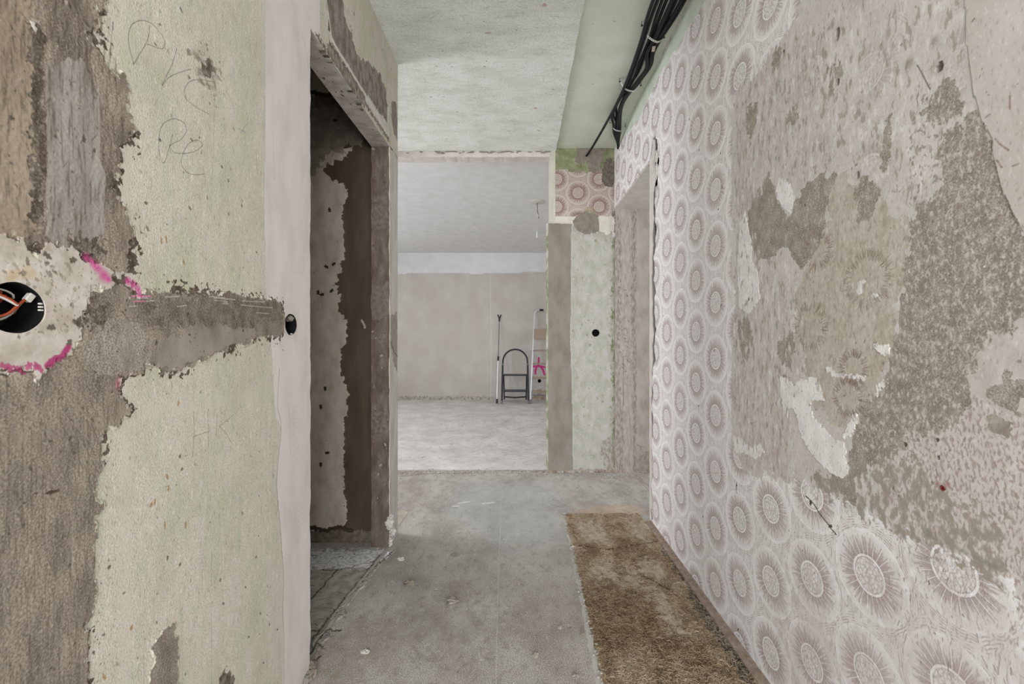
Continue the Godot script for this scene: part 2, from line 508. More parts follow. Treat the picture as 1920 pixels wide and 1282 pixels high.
	for q in 130:   # trowel and comb marks that run down the lower field
		var u := s.rnd.randf_range(532, 645)
		var v := s.rnd.randf_range(420, 960)
		s.stroke([u, v, u + s.rnd.randf_range(-3, 3), v - s.rnd.randf_range(25, 110)], s.rnd.randf_range(0.7, 1.6), Color(["665b50", "6d6357", "a2978a", "5d5348"][q % 4], 0.35), -14, 0.3)
	for q in 60:
		var u := s.rnd.randf_range(580, 650)
		var v := s.rnd.randf_range(880, 1060)
		s.stroke([u, v, u + 12, v - s.rnd.randf_range(10, 40)], 1.1, Color(["5d5348", "a59b8e"][q % 2], 0.45), -16, 0.4)
	s.flecks(420, 532, 690, 420, 1080, 0.6, 2.4, 1.3, 0.3, ["5a5046b0", "73685ca0", "aba092a0"], -26)
	s.flecks(150, 690, 1180, 1040, 1200, 0.8, 3.0, 1.2, 0.3, ["4e453cc0", "6a5f54b0"], -26)
	s.fleck([595,860][0], [595,860][1], 11, 1.6, -0.1, Color("4f4335"), -40)
	for q in [[717,1152,753,1155], [722,1143,762,1148], [712,1133,724,1135], [785,1157,817,1161], [895,1169,944,1171], [911,1163,953,1162], [812,1141,835,1145], [935,1158,956,1158], [1002,1169,1092,1175], [998,1159,1128,1162], [1055,1144,1109,1145], [730,1149,748,1152], [911,1167,979,1170]]:
		s.stroke(q, 1.7, Color("cfc8bcd8"), 20, 0.3)
	# pale filler round the big box
	var pale: Array = [460,1199,536,1212,561,1201,595,1206,622,1210,638,1200,655,1191,682,1185,679,1166,656,1166,646,1139,635,1116,639,1100,625,1068,614,1062,587,1040,580,1018,576,1029,555,1035,536,1035,460,1040]
	s.patch(pale, [0.0, "aba091", 0.4, "bdb3a6", 0.7, "c7bfb3", 1.0, "d2cac0"], s.palh(150, 190), 20, 20, 95, 12, 110, 90)
	traced.left_pale = s.outlines(pale, 12.0)
	s.stain([542,1168,559,1175,571,1162,557,1153,544,1155], [0.0, "b89a70a0", 1.0, "c4a98460"], 30, 30, 97, 14)
	s.flecks(170, 536, 660, 1080, 1190, 0.7, 3.4, 1.3, 0.4, ["8c8171b0", "9d9282a0", "776d5fb0", "a99e8e90"], -26)
	for q in [[592,1095], [621,1196], [630,1106], [631,1100], [626,1103], [616,1072], [587,1196]]:
		s.fleck(q[0], q[1], 4, 5, 0.4, Color("5f564ad8"), -26)
	# pink marking spray
	for q in [[[642,1204], 7, 8], [[650,1197], 7, 9], [[658,1189], 8, 8], [[667,1180], 9, 11], [[675,1175], 6, 7], [[712,1177], 7, 8], [[722,1172], 7, 9], [[731,1164], 6, 10], [[734,1155], 5, 6]]:
		s.spray(q[0][0], q[0][1], q[1], q[2], Color("c9508ff0"))
	s.spray([693,1004][0], [693,1004][1], 7, 14, Color("d98a9ee0"))
	s.stroke([587,1040,595,1047,606,1055,617,1065], 6.5, Color("a8466fc0"), 0, 1.6)
	for q in [[552,1039], [557,1036], [573,1041], [578,1037], [538,1043], [544,1040], [592,1044], [565,1042], [600,1050]]:
		s.fleck(q[0], q[1], 3.5, 5, 0.6, Color("a8486fd0"), 0)
	for q in [[717,1151,753,1155], [720,1142,742,1145]]:
		s.stroke(q, 2.2, Color("d0709ac0"), 10, 0.3)
	# mortar wedge and a smaller one at the foot
	var wedge: Array = [805,528,789,530,772,524,754,515,762,495,757,471,753,397,817,340,815,473]
	s.patch(wedge, [0.0, "75695d", 0.5, "8b8073", 1.0, "9f9588"], s.palh(130, 190), 20, 10, 100, 8, 100, 70, true)
	traced.left_wedge = s.outlines(wedge, 8.0)
	var stump: Array = [921,293,935,326,961,311,979,283,976,246]
	s.patch(stump, [0.0, "4e453b", 0.5, "7c7165", 1.0, "968b7e"], s.palh(90, 190), 40, 30, 104, 8, 140, 80)
	# the filled anchor hole
	s.patch([851,1662,888,1690,919,1694,944,1689,941,1657,903,1621,873,1609,854,1620,844,1638], [0.0, "7d7266", 0.4, "968b7ec0", 0.7, "aaa29400", 1.0, "aaa29400"], s.palh(110, 150, 140), 40, 40, 108, 40, 150, 60)
	s.patch([877,1662,898,1680,917,1679,914,1656,895,1635,880,1639], [0.0, "51483f", 0.6, "776c60", 1.0, "978c7e"], s.palh(60, 150), 60, 60, 110, 12, 130, 90)
	# above the doorway: torn plaster, the exposed band and the pale ridge between
	s.patch([1435,2302,1569,2416,1593,2314,1654,2299,1748,2250,1854,2314,2012,2355,2101,2328,2118,2248,2109,2165,2004,2155,1784,2123,1644,2138,1551,2150,1489,2153,1468,2164], [0.0, "655a50", 0.5, "8b8077", 1.0, "a59b92"], s.palh(60, 120), 20, 10, 120, 14, 120, 60, true)
	s.patch([1339,2079,1386,2082,1447,2104,1476,2136,1515,2144,1618,2146,1784,2155,1951,2154,2127,2160,2162,2095,2004,2088,1670,2078,1480,2074,1401,2067], [0.0, "5a4f45", 0.5, "8a7f74", 1.0, "b6aca1"], s.palh(60, 150), 30, 20, 124, 14, 150, 80, true)
	s.patch([1784,2123,1848,2156,2004,2165,2127,2177,2162,2112,2068,2109,1916,2112], [0.0, "bdb7ac", 1.0, "d8d4cb"], s.palh(150, 180), 20, 20, 126, 10, 120, 80)
	s.stroke([1489,2153,1569,2146,1681,2145,1809,2143,1959,2135,2101,2131], 12.0, Color("d2ccc2d0"), 40, 2.0)
	s.stroke([1447,2256,1472,2201,1489,2153], 7.0, Color("cfcabfc0"), 40, 1.0)
	s.patch([2189,2321,2227,2354,2285,2364,2295,2176,2236,2182,2189,2237], [0.0, "776d64", 1.0, "9a9088"], s.palh(100, 150), 30, 12, 128, 10, 120, 60)
	s.flecks(160, 1400, 2280, 2080, 2500, 1.5, 7, 0.7, 0.2, ["6e655bb0", "857b70a0", "c9c4b7a0"], -30)
	# the narrow strip between doorway and corner is grey filler
	s.lay(s.area([2168, 0, 2320, 2080], 0), PackedByteArray(), s.noise(s.area([2168, 0, 2320, 2080], 0), 10, 3, 5, 130), [0.0, "b5afa8", 0.5, "c6c1ba", 1.0, "d2cec8"])
	s.patch([2180,1204,2295,1225,2295,887,2227,950,2180,1064], [0.0, "8f8880", 1.0, "aaa39b"], s.palh(90, 150), 20, 10, 133, 12, 110, 60)
	s.stroke([2171,1064,2246,1006,2295,981], 4.0, Color("5d564f"), -40, 2.0)



func paint_right() -> void:
	var s := Sheet.new(0.58, 2.49, 0.0, CEIL, 2048, 2048)
	sheets.right = s
	s.make_grain(230, 6, "6a6055", "dcd5ca")
	hang_paper(s, s.all(), 2.174, 1.775, 0.222, 0.179)
	s.wash(s.all(), 280, 200, 3, 5, [0.0, "9a8f8c60", 0.3, "b0a6a300", 0.65, "e2dedb00", 1.0, "f2efed90"], s.palh(60, 235, 60))
	s.lay(s.all(), PackedByteArray(), s.noise(s.all(), 3, 2, 5, 1), [0.0, "c9bfb860", 0.45, "d4cbc600", 0.7, "d9d0ce00", 1.0, "e2dcda90"])
	# seams of the rolls, tears and pin holes in the paper
	for u in [1508, 1150, 2040]:
		s.stroke([u, 0, u + 1, 900, u - 1, 1700, u, 2596], 1.3, Color("a59b96b0"), -16, 0.12)
	s.flecks(60, 1500, 2440, 200, 2500, 1.2, 5, 1.3, 0.2, ["4a4040c0", "5d5350c0", "7a6c69b0"], -25)
	s.flecks(500, 1200, 2440, 100, 2500, 0.6, 2.0, 1.5, 0.2, ["a08f8c90", "b5a6a290", "e3dedb90"], -10)
	s.stain([1190,430,905,620,730,652,561,686,561,312,963,134,1239,85], [0.0, "a3958a58", 0.5, "b3a79d40", 1.0, "c5bcb420"], 8, 5, 23, 160)  # near lower paper toned down, the weaker light there put into its colour
	# green paint above the paper's upper edge
	s.patch([3321,2594,2687,2490,2307,2527,1963,2495,1737,2481,1412,2481,1145,2597,4723,7345,4723,3233], [0.0, "bcc4b0", 0.5, "c6cebc", 1.0, "cdd4c5"], s.palh(140, 150), 5, 5, 20, 10, 90, 30)
	# the big worn field: paper backing
	var worn: Array = [1103,2033,1154,1988,1214,1957,1292,1931,1380,1936,1482,1971,1507,1899,1507,1474,1496,1145,1504,953,1511,720,1467,659,1406,629,1326,634,1265,674,1214,672,1134,685,1046,682,958,681,879,692,812,698,767,697,705,695,666,700,612,705,536,717,536,1652,1028,2179]
	s.patch(worn, [0.0, "b3aaa270", 0.35, "bcb4acb0", 0.48, "c1bab2ec", 0.7, "c7c1ba", 1.0, "cfcac5"], s.palh(110, 130), 7, 3, 30, 22, 120, 50)
	# imprint of the medallions left in the backing
	s.patch([1482,1961,1214,1942,1083,1877,1083,1502,1265,1427,1464,1481], [0.0, "b5a6a0d0", 0.45, "bdb2ab60", 0.6, "c2bab400", 1.0, "cfc8c4a0"], s.palh(90, 140, 150), 40, 9, 33, 40, 120, 40)
	s.patch([1482,1144,1214,1195,1145,983,1190,674,1482,651], [0.0, "b09f98d0", 0.45, "bcafa780", 0.6, "c2b7b000", 1.0, "cec6c0a0"], s.palh(90, 150, 180), 40, 12, 35, 40, 140, 50)
	# yellowed layer with the pattern's ghost
	var ghost: Array = [1049,1475,963,1454,892,1404,830,1312,821,1252,842,1148,854,1073,885,965,940,915,1028,861,1083,904,1128,998,1167,1130,1167,1220,1083,1307,1053,1368]
	s.patch(ghost, [0.0, "aca293", 0.5, "b6ad9f", 1.0, "c0b8ac"], s.palh(100, 120), 12, 8, 37, 30, 130, 50)
	# scattered rests of print on the backing
	s.patch([808,1073,631,1139,556,1032,556,604,705,694,812,698,905,736], [0.0, "96867ee0", 0.36, "a8998fd0", 0.48, "b9aea400", 0.62, "c3bab000", 0.8, "c4b9b0c0", 1.0, "ccc4bdff"], s.palh(90, 150, 200), 120, 60, 39, 50, 110, 40)
	s.scratches(260, 640, 860, 480, 960, 12, 1.4, 1.5, ["8d7b74a0", "94827a90", "7f7068a0"], -16)
	# bare grey plaster
	var bare := [0.0, "867d70", 0.35, "958c7f", 0.65, "a1988b", 1.0, "aea79b"]
	var main: Array = [708,1468,692,1433,678,1397,668,1326,657,1293,644,1259,612,1207,536,1157,536,1075,628,1098,651,1086,667,1081,684,1082,694,1065,700,1029,713,987,720,953,739,922,787,899,830,896,842,846,905,805,963,751,956,694,1028,709,1103,717,1028,735,986,768,975,809,956,876,950,915,889,964,876,1016,855,1073,843,1158,828,1235,824,1284,818,1257,820,1305,802,1341,771,1344,761,1371,765,1392,778,1424,752,1451,730,1455]
	s.patch(main, bare, s.palh(60, 110), 18, 14, 41, 12, 120, 60, true)
	s.patch([1009,1483,1025,1459,1037,1444,1049,1400,1055,1353,1087,1298,1143,1271,1158,1292,1204,1345,1262,1334,1337,1328,1374,1369,1399,1439,1406,1502,1349,1554,1289,1595,1259,1538,1246,1492,1214,1444,1188,1427,1172,1461,1158,1466,1124,1489,1087,1496], bare, s.palh(70, 115), 18, 14, 44, 10, 120, 60, true)
	s.patch([782,1534,763,1548,750,1552,735,1527,725,1496,721,1480,734,1473,743,1467,761,1471,787,1489,804,1508,791,1519], bare, s.palh(60, 110), 22, 16, 46, 8, 120, 70, true)
	s.patch([1145,689,1083,682,958,691,812,710,705,708,649,710,612,721,612,760,666,766,730,774,787,811,842,846,963,776,1028,742], [0.0, "8f8477d0", 0.45, "9d9386e0", 0.6, "a9a09400", 1.0, "b5ada300"], s.palh(70, 120, 200), 40, 24, 48, 40, 120, 50)
	for q in [[1202,1733,1172,1731,1145,1694,1154,1680,1195,1695], [1259,1958,1226,1938,1234,1893,1265,1884,1273,1931], [1049,1771,1002,1742,998,1705,1025,1682,1042,1673,1037,1723], [885,1515,869,1546,864,1515,869,1451,885,1424,892,1472], [1412,1866,1355,1851,1349,1796,1386,1741,1419,1797], [1471,1144,1406,1159,1374,1069,1412,997,1460,1050], [1244,1070,1178,1101,1162,1056,1190,994,1234,1007], [963,1417,930,1442,892,1404,905,1351,947,1339], [1234,975,1202,970,1162,939,1134,966,1119,927,1156,915]]:
		s.patch(q, bare, s.palh(70, 110), 24, 16, 50 + int(q[0]) % 40, 10, 130, 70, true)
	# white filler left standing
	var white := [0.0, "d0ccc6", 0.5, "dfdcd7", 1.0, "e9e6e2"]
	var blots := [[1422,1514,1399,1439,1380,1388,1386,1336,1349,1303,1334,1206,1399,1162,1460,1188,1471,1333,1453,1479], [1229,968,1190,961,1167,943,1145,965,1087,976,1062,942,1055,920,1087,920,1103,901,1095,874,1055,848,1025,832,994,829,981,814,988,793,975,778,981,757,998,742,1028,745,1064,757,1099,775,1134,806,1151,834,1158,870,1190,887,1195,848,1214,868,1231,920], [1511,735,1446,731,1396,711,1337,740,1303,727,1349,692,1426,685,1482,673], [1055,1009,1019,1000,963,995,921,996,927,989,978,981,1028,987], [910,1067,892,1065,869,1064,869,1048,885,1041,902,1054], [955,919,950,892,966,859,994,840,978,877], [894,981,879,1005,884,970,898,952,910,953], [1124,675,1099,669,1083,641,1095,629,1119,647], [1234,1560,1185,1519,1167,1471,1181,1431,1214,1456,1244,1497,1254,1539], [952,1204,930,1209,939,1186,953,1179], [921,1176,898,1174,908,1163]]
	for i in blots.size():
		s.patch(blots[i], white, s.palh(150, 170), 14, 10, 70 + i * 3, 7, 110, 70)
		if i in [0, 1, 2, 4, 5]:
			traced["blot%d" % i] = s.outlines(blots[i], 7.0, 0.0003)
	for q in [[[1496,1970,1292,1931,1145,1922,963,1615,1028,1480,1214,1553,1292,1567,1412,1467,1489,1469], 131], [[1496,1452,1412,1431,1214,1335,1145,1247,1124,999,1190,842,1145,704,1399,638,1496,723], 133], [[1145,1922,905,1838,730,1691,717,1551,808,1508,767,1457,808,1342,963,1454], 135]]:
		s.patch(q[0], [0.0, "978e81e0", 0.25, "9d9487b0", 0.31, "a59c9000", 0.44, "a59c9000", 0.46, "b7a8a160", 0.5, "b7a8a100", 0.68, "d6d2cd00", 0.75, "d6d2cd90", 1.0, "e0dcd8e0"], s.palh(70, 190, 160), 34, 11, q[1], 24, 110, 50)
	s.patch([830,1594,705,1462,673,1367,658,1276,612,1168,556,1131,556,1074,696,1029,730,933,905,794,963,850,854,1073,830,1307], [0.0, "7f7669e0", 0.28, "8a8174a0", 0.34, "8a817400", 0.66, "bdb5a900", 0.72, "c3bcb1a0", 1.0, "cfc9c0e0"], s.palh(50, 200, 150), 60, 40, 137, 20, 110, 50)
	s.patch([1124,1474,905,1420,824,1294,854,1073,905,956,1011,877,1145,997], [0.0, "8f847690", 0.25, "988d8060", 0.33, "a0968800", 0.68, "c9c1b400", 0.76, "cdc5b960", 1.0, "d6cfc490"], s.palh(60, 190, 140), 50, 24, 139, 20, 110, 50)
	for q in [[[926,1209], 0.052, 0.100], [[1107,1111], 0.05, 0.09], [[963,1010], 0.03, 0.07], [[978,940], 0.035, 0.075], [[1083,1307], 0.04, 0.08]]:
		for k in 230:
			var t := s.rnd.randf() * TAU
			var e := Vector2(cos(t), sin(t))
			var a := s.rnd.randf_range(float(q[1]) * 0.8, float(q[1]) * 1.15) * 1000.0
			var b := a + s.rnd.randf_range(5, 17)
			if s.rnd.randf() < 0.8:
				s.stroke([q[0][0] + e.x * a, q[0][1] + e.y * a, q[0][0] + e.x * b, q[0][1] + e.y * b], 1.3, Color(["75685bc0", "806f63c0", "8c7c6ea0"][k % 3]), -12, 0.1)
	for k in 420:
		var u := s.rnd.randf_range(820, 1010)
		var v := s.rnd.randf_range(950, 1420)
		s.stroke([u, v, u + s.rnd.randf_range(-1, 1), v + s.rnd.randf_range(3, 9)], 1.1, Color(["8a7d6c70", "96887a60", "c6bdae60"][k % 3]), -8)
	# smeared pale filler towards the camera
	var rim: Array = [694,1065,684,1082,666,1079,650,1097,612,1137,536,1130,536,923,612,949,648,962,666,946,681,956,688,981,700,988,711,978,717,1000,705,1028]
	s.patch(rim, [0.0, "b5aca3", 0.5, "c0b8b0", 1.0, "cac4bd"], s.palh(120, 150), 18, 12, 110, 14, 120, 60)
	s.patch([692,989,663,1013,631,1025,634,989,658,960,673,961], bare, s.palh(60, 100), 24, 18, 113, 12, 130, 60, true)
	s.patch([687,941,658,951,660,930,679,920], bare, s.palh(60, 100), 24, 18, 115, 14, 130, 60)
	var lap: Array = [721,1721,718,1592,709,1528,700,1467,688,1431,679,1403,669,1331,657,1294,643,1257,612,1207,536,1157,536,1720,721,1943]
	s.patch(lap, [0.0, "b9b1a7", 0.5, "c1b9b0", 1.0, "c9c2ba"], s.palh(140, 150), 6, 3, 118, 3, 40, 30)
	traced.lap = s.outlines(lap, 3.0)
	for q in [[675,1402,666,1388,656,1375], [651,1348,643,1348], [673,1367,666,1351], [655,1460,654,1439], [688,1444,682,1446]]:
		s.stroke(q, 2.4, Color("8d7a70b0"), -12, 0.6)
	s.wash(s.area([620, 200, 1500, 2000], 0), 90, 34, 4, 121, [0.0, "857b7088", 0.3, "9c938800", 0.7, "d8d3cb00", 1.0, "e4e0d9a0"])
	# scratches, cracks and bore holes
	s.scratches(160, 720, 1250, 1250, 1700, 26, 1.45, 0.9, ["8f877ca0", "a0988e90", "dad6d290"], -12)
	s.scratches(50, 740, 1300, 600, 1300, 18, 1.2, 0.9, ["847b70a0", "c9c3baa0"], -12)
	s.flecks(700, 640, 1400, 500, 1750, 0.5, 2.4, 1.5, 0.4, ["857b70b0", "9c9387a0", "766a60b0", "d6d2cca0"], -14)
	s.stroke([1122,654,1093,644,1064,624,1037,613,1013,600], 2.6, Color("4c443c"), -60, 0.9)
	s.fleck([1103,644][0], [1103,644][1], 4, 7, 0.6, Color("4c443c"), -50)
	s.fleck([1033,613][0], [1033,613][1], 4, 6, 0.6, Color("57503f"), -40)
	s.stroke([809,1610,797,1582,783,1547], 2.2, Color("7b7368d0"), -30, 0.2)
	s.stain([792,709,758,712,721,713,688,712,658,707,661,701,690,702,723,703,759,701,794,702], [0.0, "7f806ec0", 0.5, "8b8c7a90", 1.0, "97978700"], 30, 30, 151, 8)
	s.stroke([1083,1585,1095,1520], 1.2, Color("8a8278a0"), -14, 0.3)
	s.stroke([1079,1853,1087,1740,1083,1682], 1.0, Color("968e8590"), -14, 0.3)
	s.stroke([719,1592,709,1528,700,1467,688,1431], 1.4, Color("d6d0c6c0"), 20, 0.2)
	for q in [[1783,1887], [1591,1206], [2231,1201], [1582,1656], [1612,1580], [1747,332], [1478,557], [1467,53], [1396,1212], [1595,1790], [1214,1918], [1788,791]]:
		s.fleck(q[0], q[1], 3.0, 4.5, 0.3, Color("4a413d"), -40)
	s.stroke([1478,566,1482,546,1474,530], 2.5, Color("5a504a"), -30, 0.3)
	for q in [[[1011,1818], 13, 22], [[1037,1853], 10, 8], [[766,1578], 13, 14], [[950,1451], 11, 14], [[760,805], 12, 11], [[825,1625], 12, 14], [[775,1633], 9, 13], [[871,1720], 7, 14]]:
		s.spray(q[0][0], q[0][1], q[1], q[2], Color("8b8072b0"))
	for q in [[770,811], [750,816]]:
		s.spray(q[0], q[1], 5, 6, Color("8e5a50c0"))


# a plain noisy surface: COLOURS from dark to light
func paint_plain(key: String, a: float, b: float, c: float, d: float, w: int, h: int, cs: Array, fu: float, fv: float, sd: int, relief := 60) -> Sheet:
	var s := Sheet.new(a, b, c, d, w, h)
	sheets[key] = s
	s.lay(s.all(), PackedByteArray(), s.noise(s.all(), fu, fv, 6, sd), cs, s.noise(s.all(), fu * 8, fv * 8, 5, sd + 1), s.palh(150 - relief / 2, 150 + relief / 2))
	return s


func paint_floor() -> void:
	var s := paint_plain("floor", -1.15, 0.95, 0.9, 3.75, 1792, 1792, [0.0, "8f8880", 0.35, "a69f97", 0.6, "b3ada5", 1.0, "c1bcb6"], 2.6, 2.2, 1, 60)
	s.lay(s.all(), PackedByteArray(), s.noise(s.all(), 14, 9, 5, 3), [0.0, "7c756dc0", 0.42, "9a948c00", 0.66, "b5b1ab00", 1.0, "cfccc8c0"])
	s.make_grain(110, 7, "57504a", "d6d1cb")
	s.wash(s.all(), 220, 200, 3, 6, [0.0, "57504ac0", 0.3, "7a736b40", 0.42, "9a948c00", 0.65, "c5c0ba00", 1.0, "dcd8d3b0"], s.palh(20, 255, 110))
	s.wash(s.all(), 120, 90, 3, 4, [0.0, "7f787090", 0.4, "9a948c00", 0.65, "b5b1ab00", 1.0, "cfccc8a0"])
	s.stain([-470,3003,152,3114,271,2402,158,2129,-207,2242,-438,2587], [0.0, "a2a4a360", 0.5, "a8aaa9a0", 1.0, "b2b3b260"], 6, 6, 8, 220)
	s.stain([-750,1572,-444,1633,-420,1300,-653,1300], [0.0, "94846e70", 0.5, "9c8d7a50", 1.0, "a89a8800"], 8, 8, 9, 180)
	s.stain([-495,1665,-67,1633,-22,1462,-420,1413], [0.0, "7f787080", 0.5, "8a837b50", 1.0, "968f8800"], 10, 6, 10, 180)
	# the lower, combed bed inside the doorway
	var bed: Array = [-1834,2129,-645,2150,-640,2107,-695,1633,-698,1341,-693,1099,-947,1099]
	s.patch(bed, [0.0, "8f887f", 0.5, "aaa39b", 1.0, "bcb6ae"], s.palh(60, 150), 14, 14, 12, 14, 110, 40)
	s.patch([-1124,2129,-735,2107,-640,2107,-690,1978,-838,1969,-980,1951], [0.0, "a7a5a500", 0.3, "c5c4c3c0", 0.5, "dadadaf0", 1.0, "e6e6e6"], s.palh(110, 200), 40, 40, 14, 60, 110, 40)
	for k in 260:
		var u := s.rnd.randf_range(-1100, -690)
		var v := s.rnd.randf_range(1350, 2120)
		s.stroke([u, v, u + 14, v + s.rnd.randf_range(-6, 12), u + 30, v + s.rnd.randf_range(-10, 10)], 2.2, Color(["5d564e", "b9b3ac"][k % 2], 0.75), -40 if k % 2 == 0 else 40, 0.9)
	for q in [[-640,2107,-677,1942,-702,1727,-712,1633,-713,1521,-708,1341], [-692,2076,-704,1856,-719,1741,-730,1626,-736,1526,-733,1408], [-846,1942,-851,1824,-859,1727], [-763,1537,-707,1532,-657,1543], [-926,1942,-841,1942,-825,1951], [-727,1462,-684,1457], [-674,1413,-691,1341]]:
		s.stroke(q, 4.5, Color("5d564ea8"), -50, 4.0)
	s.stroke([-672,2097,-691,1898,-714,1678,-721,1572,-729,1457], 16.0, Color("aaa49c80"), 30, 5.0)
	# traces of the removed wall
	s.patch([-1178,3377,-757,3432,-312,3377,-53,3432,268,3377,545,3323,1048,3297,1009,3173,529,3222,260,3272,-51,3310,-473,3297,-716,3246,-1115,3197], [0.0, "7c7469", 0.35, "999288", 0.55, "b5afa700", 1.0, "c5c1ba80"], s.palh(80, 220), 30, 30, 16, 50, 150, 25)
	s.stroke([-928,3259,-733,3323,-522,3337,-352,3350,-140,3404,121,3377,266,3350], 7.0, Color("78706690"), -40, 3.0)
	for q in [[-392,2730,-325,2757], [-234,2721,-165,2739], [-419,2678,-386,2686]]:
		s.stroke(q, 16.0, Color("c9c7c4a0"), 10, 2.0)
	s.stroke([-119,2803,-103,2369,-88,1808,-70,1300], 2.5, Color("c2bfb9a0"), 8, 0.2)
	for q in [[-736,2587,-683,2611,-681,2603,-686,2409], [933,3222,951,2992], [914,3197,927,2950], [756,3222,949,3246]]:
		s.stroke(q, 5.0, Color("a39689c0"), -18, 0.6)
	s.patch([-775,2628,-685,2619,-684,2402,-698,2369], [0.0, "bfae9d60", 1.0, "c9baaaa0"], PackedInt32Array(), 10, 10, 18, 40, 60, 15)
	s.flecks(420, -600, 760, 1250, 3600, 1.5, 8, 0.7, 0.2, ["7a736aa0", "8b857ca0", "c6c3bea0", "d2d0cc90"], -20)
	s.flecks(60, -600, 700, 1300, 3500, 4, 14, 0.7, 0.2, ["8c857d80", "c4c1bb90"], 24)
	# pale edge along the carpet
	s.stroke([284,2571,284,2304,273,1933,264,1633,258,1437,253,1264], 20.0, Color("bab6afa0"), 24, 3.0)
	s.stain([549,2712,734,2686,801,2603,817,2548,290,2571], [0.0, "b08c6a00", 0.5, "b9987a60", 1.0, "a9825c90"], 20, 20, 22, 50)


func paint_carpet() -> void:
	var s := paint_plain("carpet", 0.24, 0.79, 0.9, 2.6, 896, 1280, [0.0, "6f5e4a", 0.3, "937f67", 0.5, "b09a80", 0.75, "c5b59d", 1.0, "d6ccbc"], 9, 6, 31, 150)
	s.wash(s.all(), 90, 60, 4, 33, [0.0, "43352690", 0.4, "6f5b4500", 0.62, "a8947800", 1.0, "c8b9a2b0"])
	s.wash(s.all(), 260, 240, 3, 36, [0.0, "2a1d10d0", 0.3, "4a392860", 0.45, "6f5b4500", 0.6, "b09b7d00", 1.0, "d8cab4d0"], s.palh(0, 255, 160))
	# darker, still matted places
	for q in [[259,1789,511,1828,590,1586,464,1401,252,1425], [515,1529,661,1401,587,1354,479,1394], [295,2304,417,2195,410,2026,297,2051], [562,2213,672,2156,599,2051,507,2102], [251,1324,478,1341,721,1314,705,1228,233,1228]]:
		s.stain(q, [0.0, "4f3e2aa8", 0.4, "5f4a3390", 0.7, "735d4460", 1.0, "856e5420"], 30, 20, 61 + int(q[1]) % 30, 70)
	# worn pale places
	for q in [[317,2402,438,2473,496,2304,437,2184,352,2230], [341,2002,428,1988,462,1869,374,1848,331,1898], [650,2437,770,2473,727,2242,614,2195], [474,2076,488,2026,586,1770,624,1633,607,1488,561,1633,505,1808], [553,2026,688,2002,687,1848,606,1869,553,1933], [582,1549,629,1543,630,1499,580,1493], [433,1390,509,1378,550,1350,616,1341,563,1300,466,1308], [740,2195,759,2129,622,2129,492,2156], [437,2304,496,2304,482,2213,434,2213], [267,1408,371,1390,334,1314,273,1345], [544,1378,695,1363,661,1328,545,1337]]:
		s.stain(q, [0.0, "b0a28e70", 0.3, "beb29fc8", 0.6, "c9bfaee8", 1.0, "d2c9bbff"], 20, 14, 35 + int(q[1]) % 50, 60)
	for q in [[313,2162,458,2129,635,2173,777,2219], [456,2118,516,2140], [690,1692,724,1672], [582,1869,638,1789,671,1727]]:
		s.stroke(q, 5.0, Color("503a22c0"), -40, 1.6)
	# grey dirt along the wall
	s.patch([760,2213,762,2051,752,1789,752,1572,750,1367,737,1228,705,1228,709,1390,715,1602,722,1828,731,2051], [0.0, "2f2b26", 0.4, "4b463ee0", 0.7, "8a857ca0", 1.0, "c9c6c0d0"], s.palh(60, 200), 60, 40, 61, 26, 140, 40)
	for k in 1500:
		var u := s.rnd.randf_range(250, 780)
		var v := s.rnd.randf_range(1250, 2580)
		var t := s.rnd.randf() * PI
		s.stroke([u, v, u + cos(t) * 7, v + sin(t) * 12], 0.9, Color(["b8a383b0", "a08a6ba0", "4a3a2ac0", "5f4d39b0", "b09b7da0"][k % 5]), 14)


func paint_ceiling() -> void:
	var s := paint_plain("ceiling", -0.72, 0.5, 1.2, 3.4, 896, 1536, [0.0, "ccd2c4", 0.3, "d8dbd1", 0.6, "e2e4dd", 1.0, "e8e9e5"], 3, 6, 41, 50)
	s.lay(s.all(), PackedByteArray(), s.noise(s.all(), 6, 40, 5, 43), [0.0, "a7b49a80", 0.38, "b9c0ae00", 0.66, "d9dad400", 1.0, "e4e5e290"], s.noise(s.all(), 30, 140, 4, 44), s.palh(100, 200, 120))
	s.wash(s.all(), 40, 120, 4, 45, [0.0, "959d8880", 0.28, "a0a89400", 0.7, "d5d6d200", 1.0, "eeeeeca0"])
	s.wash(s.all(), 70, 260, 3, 46, [0.0, "8b927f90", 0.28, "a0a59400", 0.68, "e0e1dd00", 1.0, "f3f3f1a0"], s.palh(30, 255, 90))
	s.scratches(150, -600, 300, 1850, 3300, 40, 0.0, 2.0, ["87907a90", "9aa18f90", "e0e1dda0"], -20)
	s.flecks(120, -600, 300, 1850, 3330, 1.5, 7, 0.6, 0.1, ["6f7565b0", "868d7ba0"], -25)
	for q in [[117,1894], [-151,2066], [112,2741], [148,3036]]:
		s.fleck(q[0], q[1], 12, 8, 0.2, Color("b58d7ca0"), -15)
	var t := paint_plain("ceiling_green", 0.2, 0.8, 1.2, 3.4, 512, 1024, [0.0, "c9d0bb", 0.5, "d1d6c4", 1.0, "d6dbcb"], 3, 4, 47, 16)
	t.flecks(20, 250, 700, 1800, 3300, 2, 6, 1, 0, ["93a07ca0"], -10)


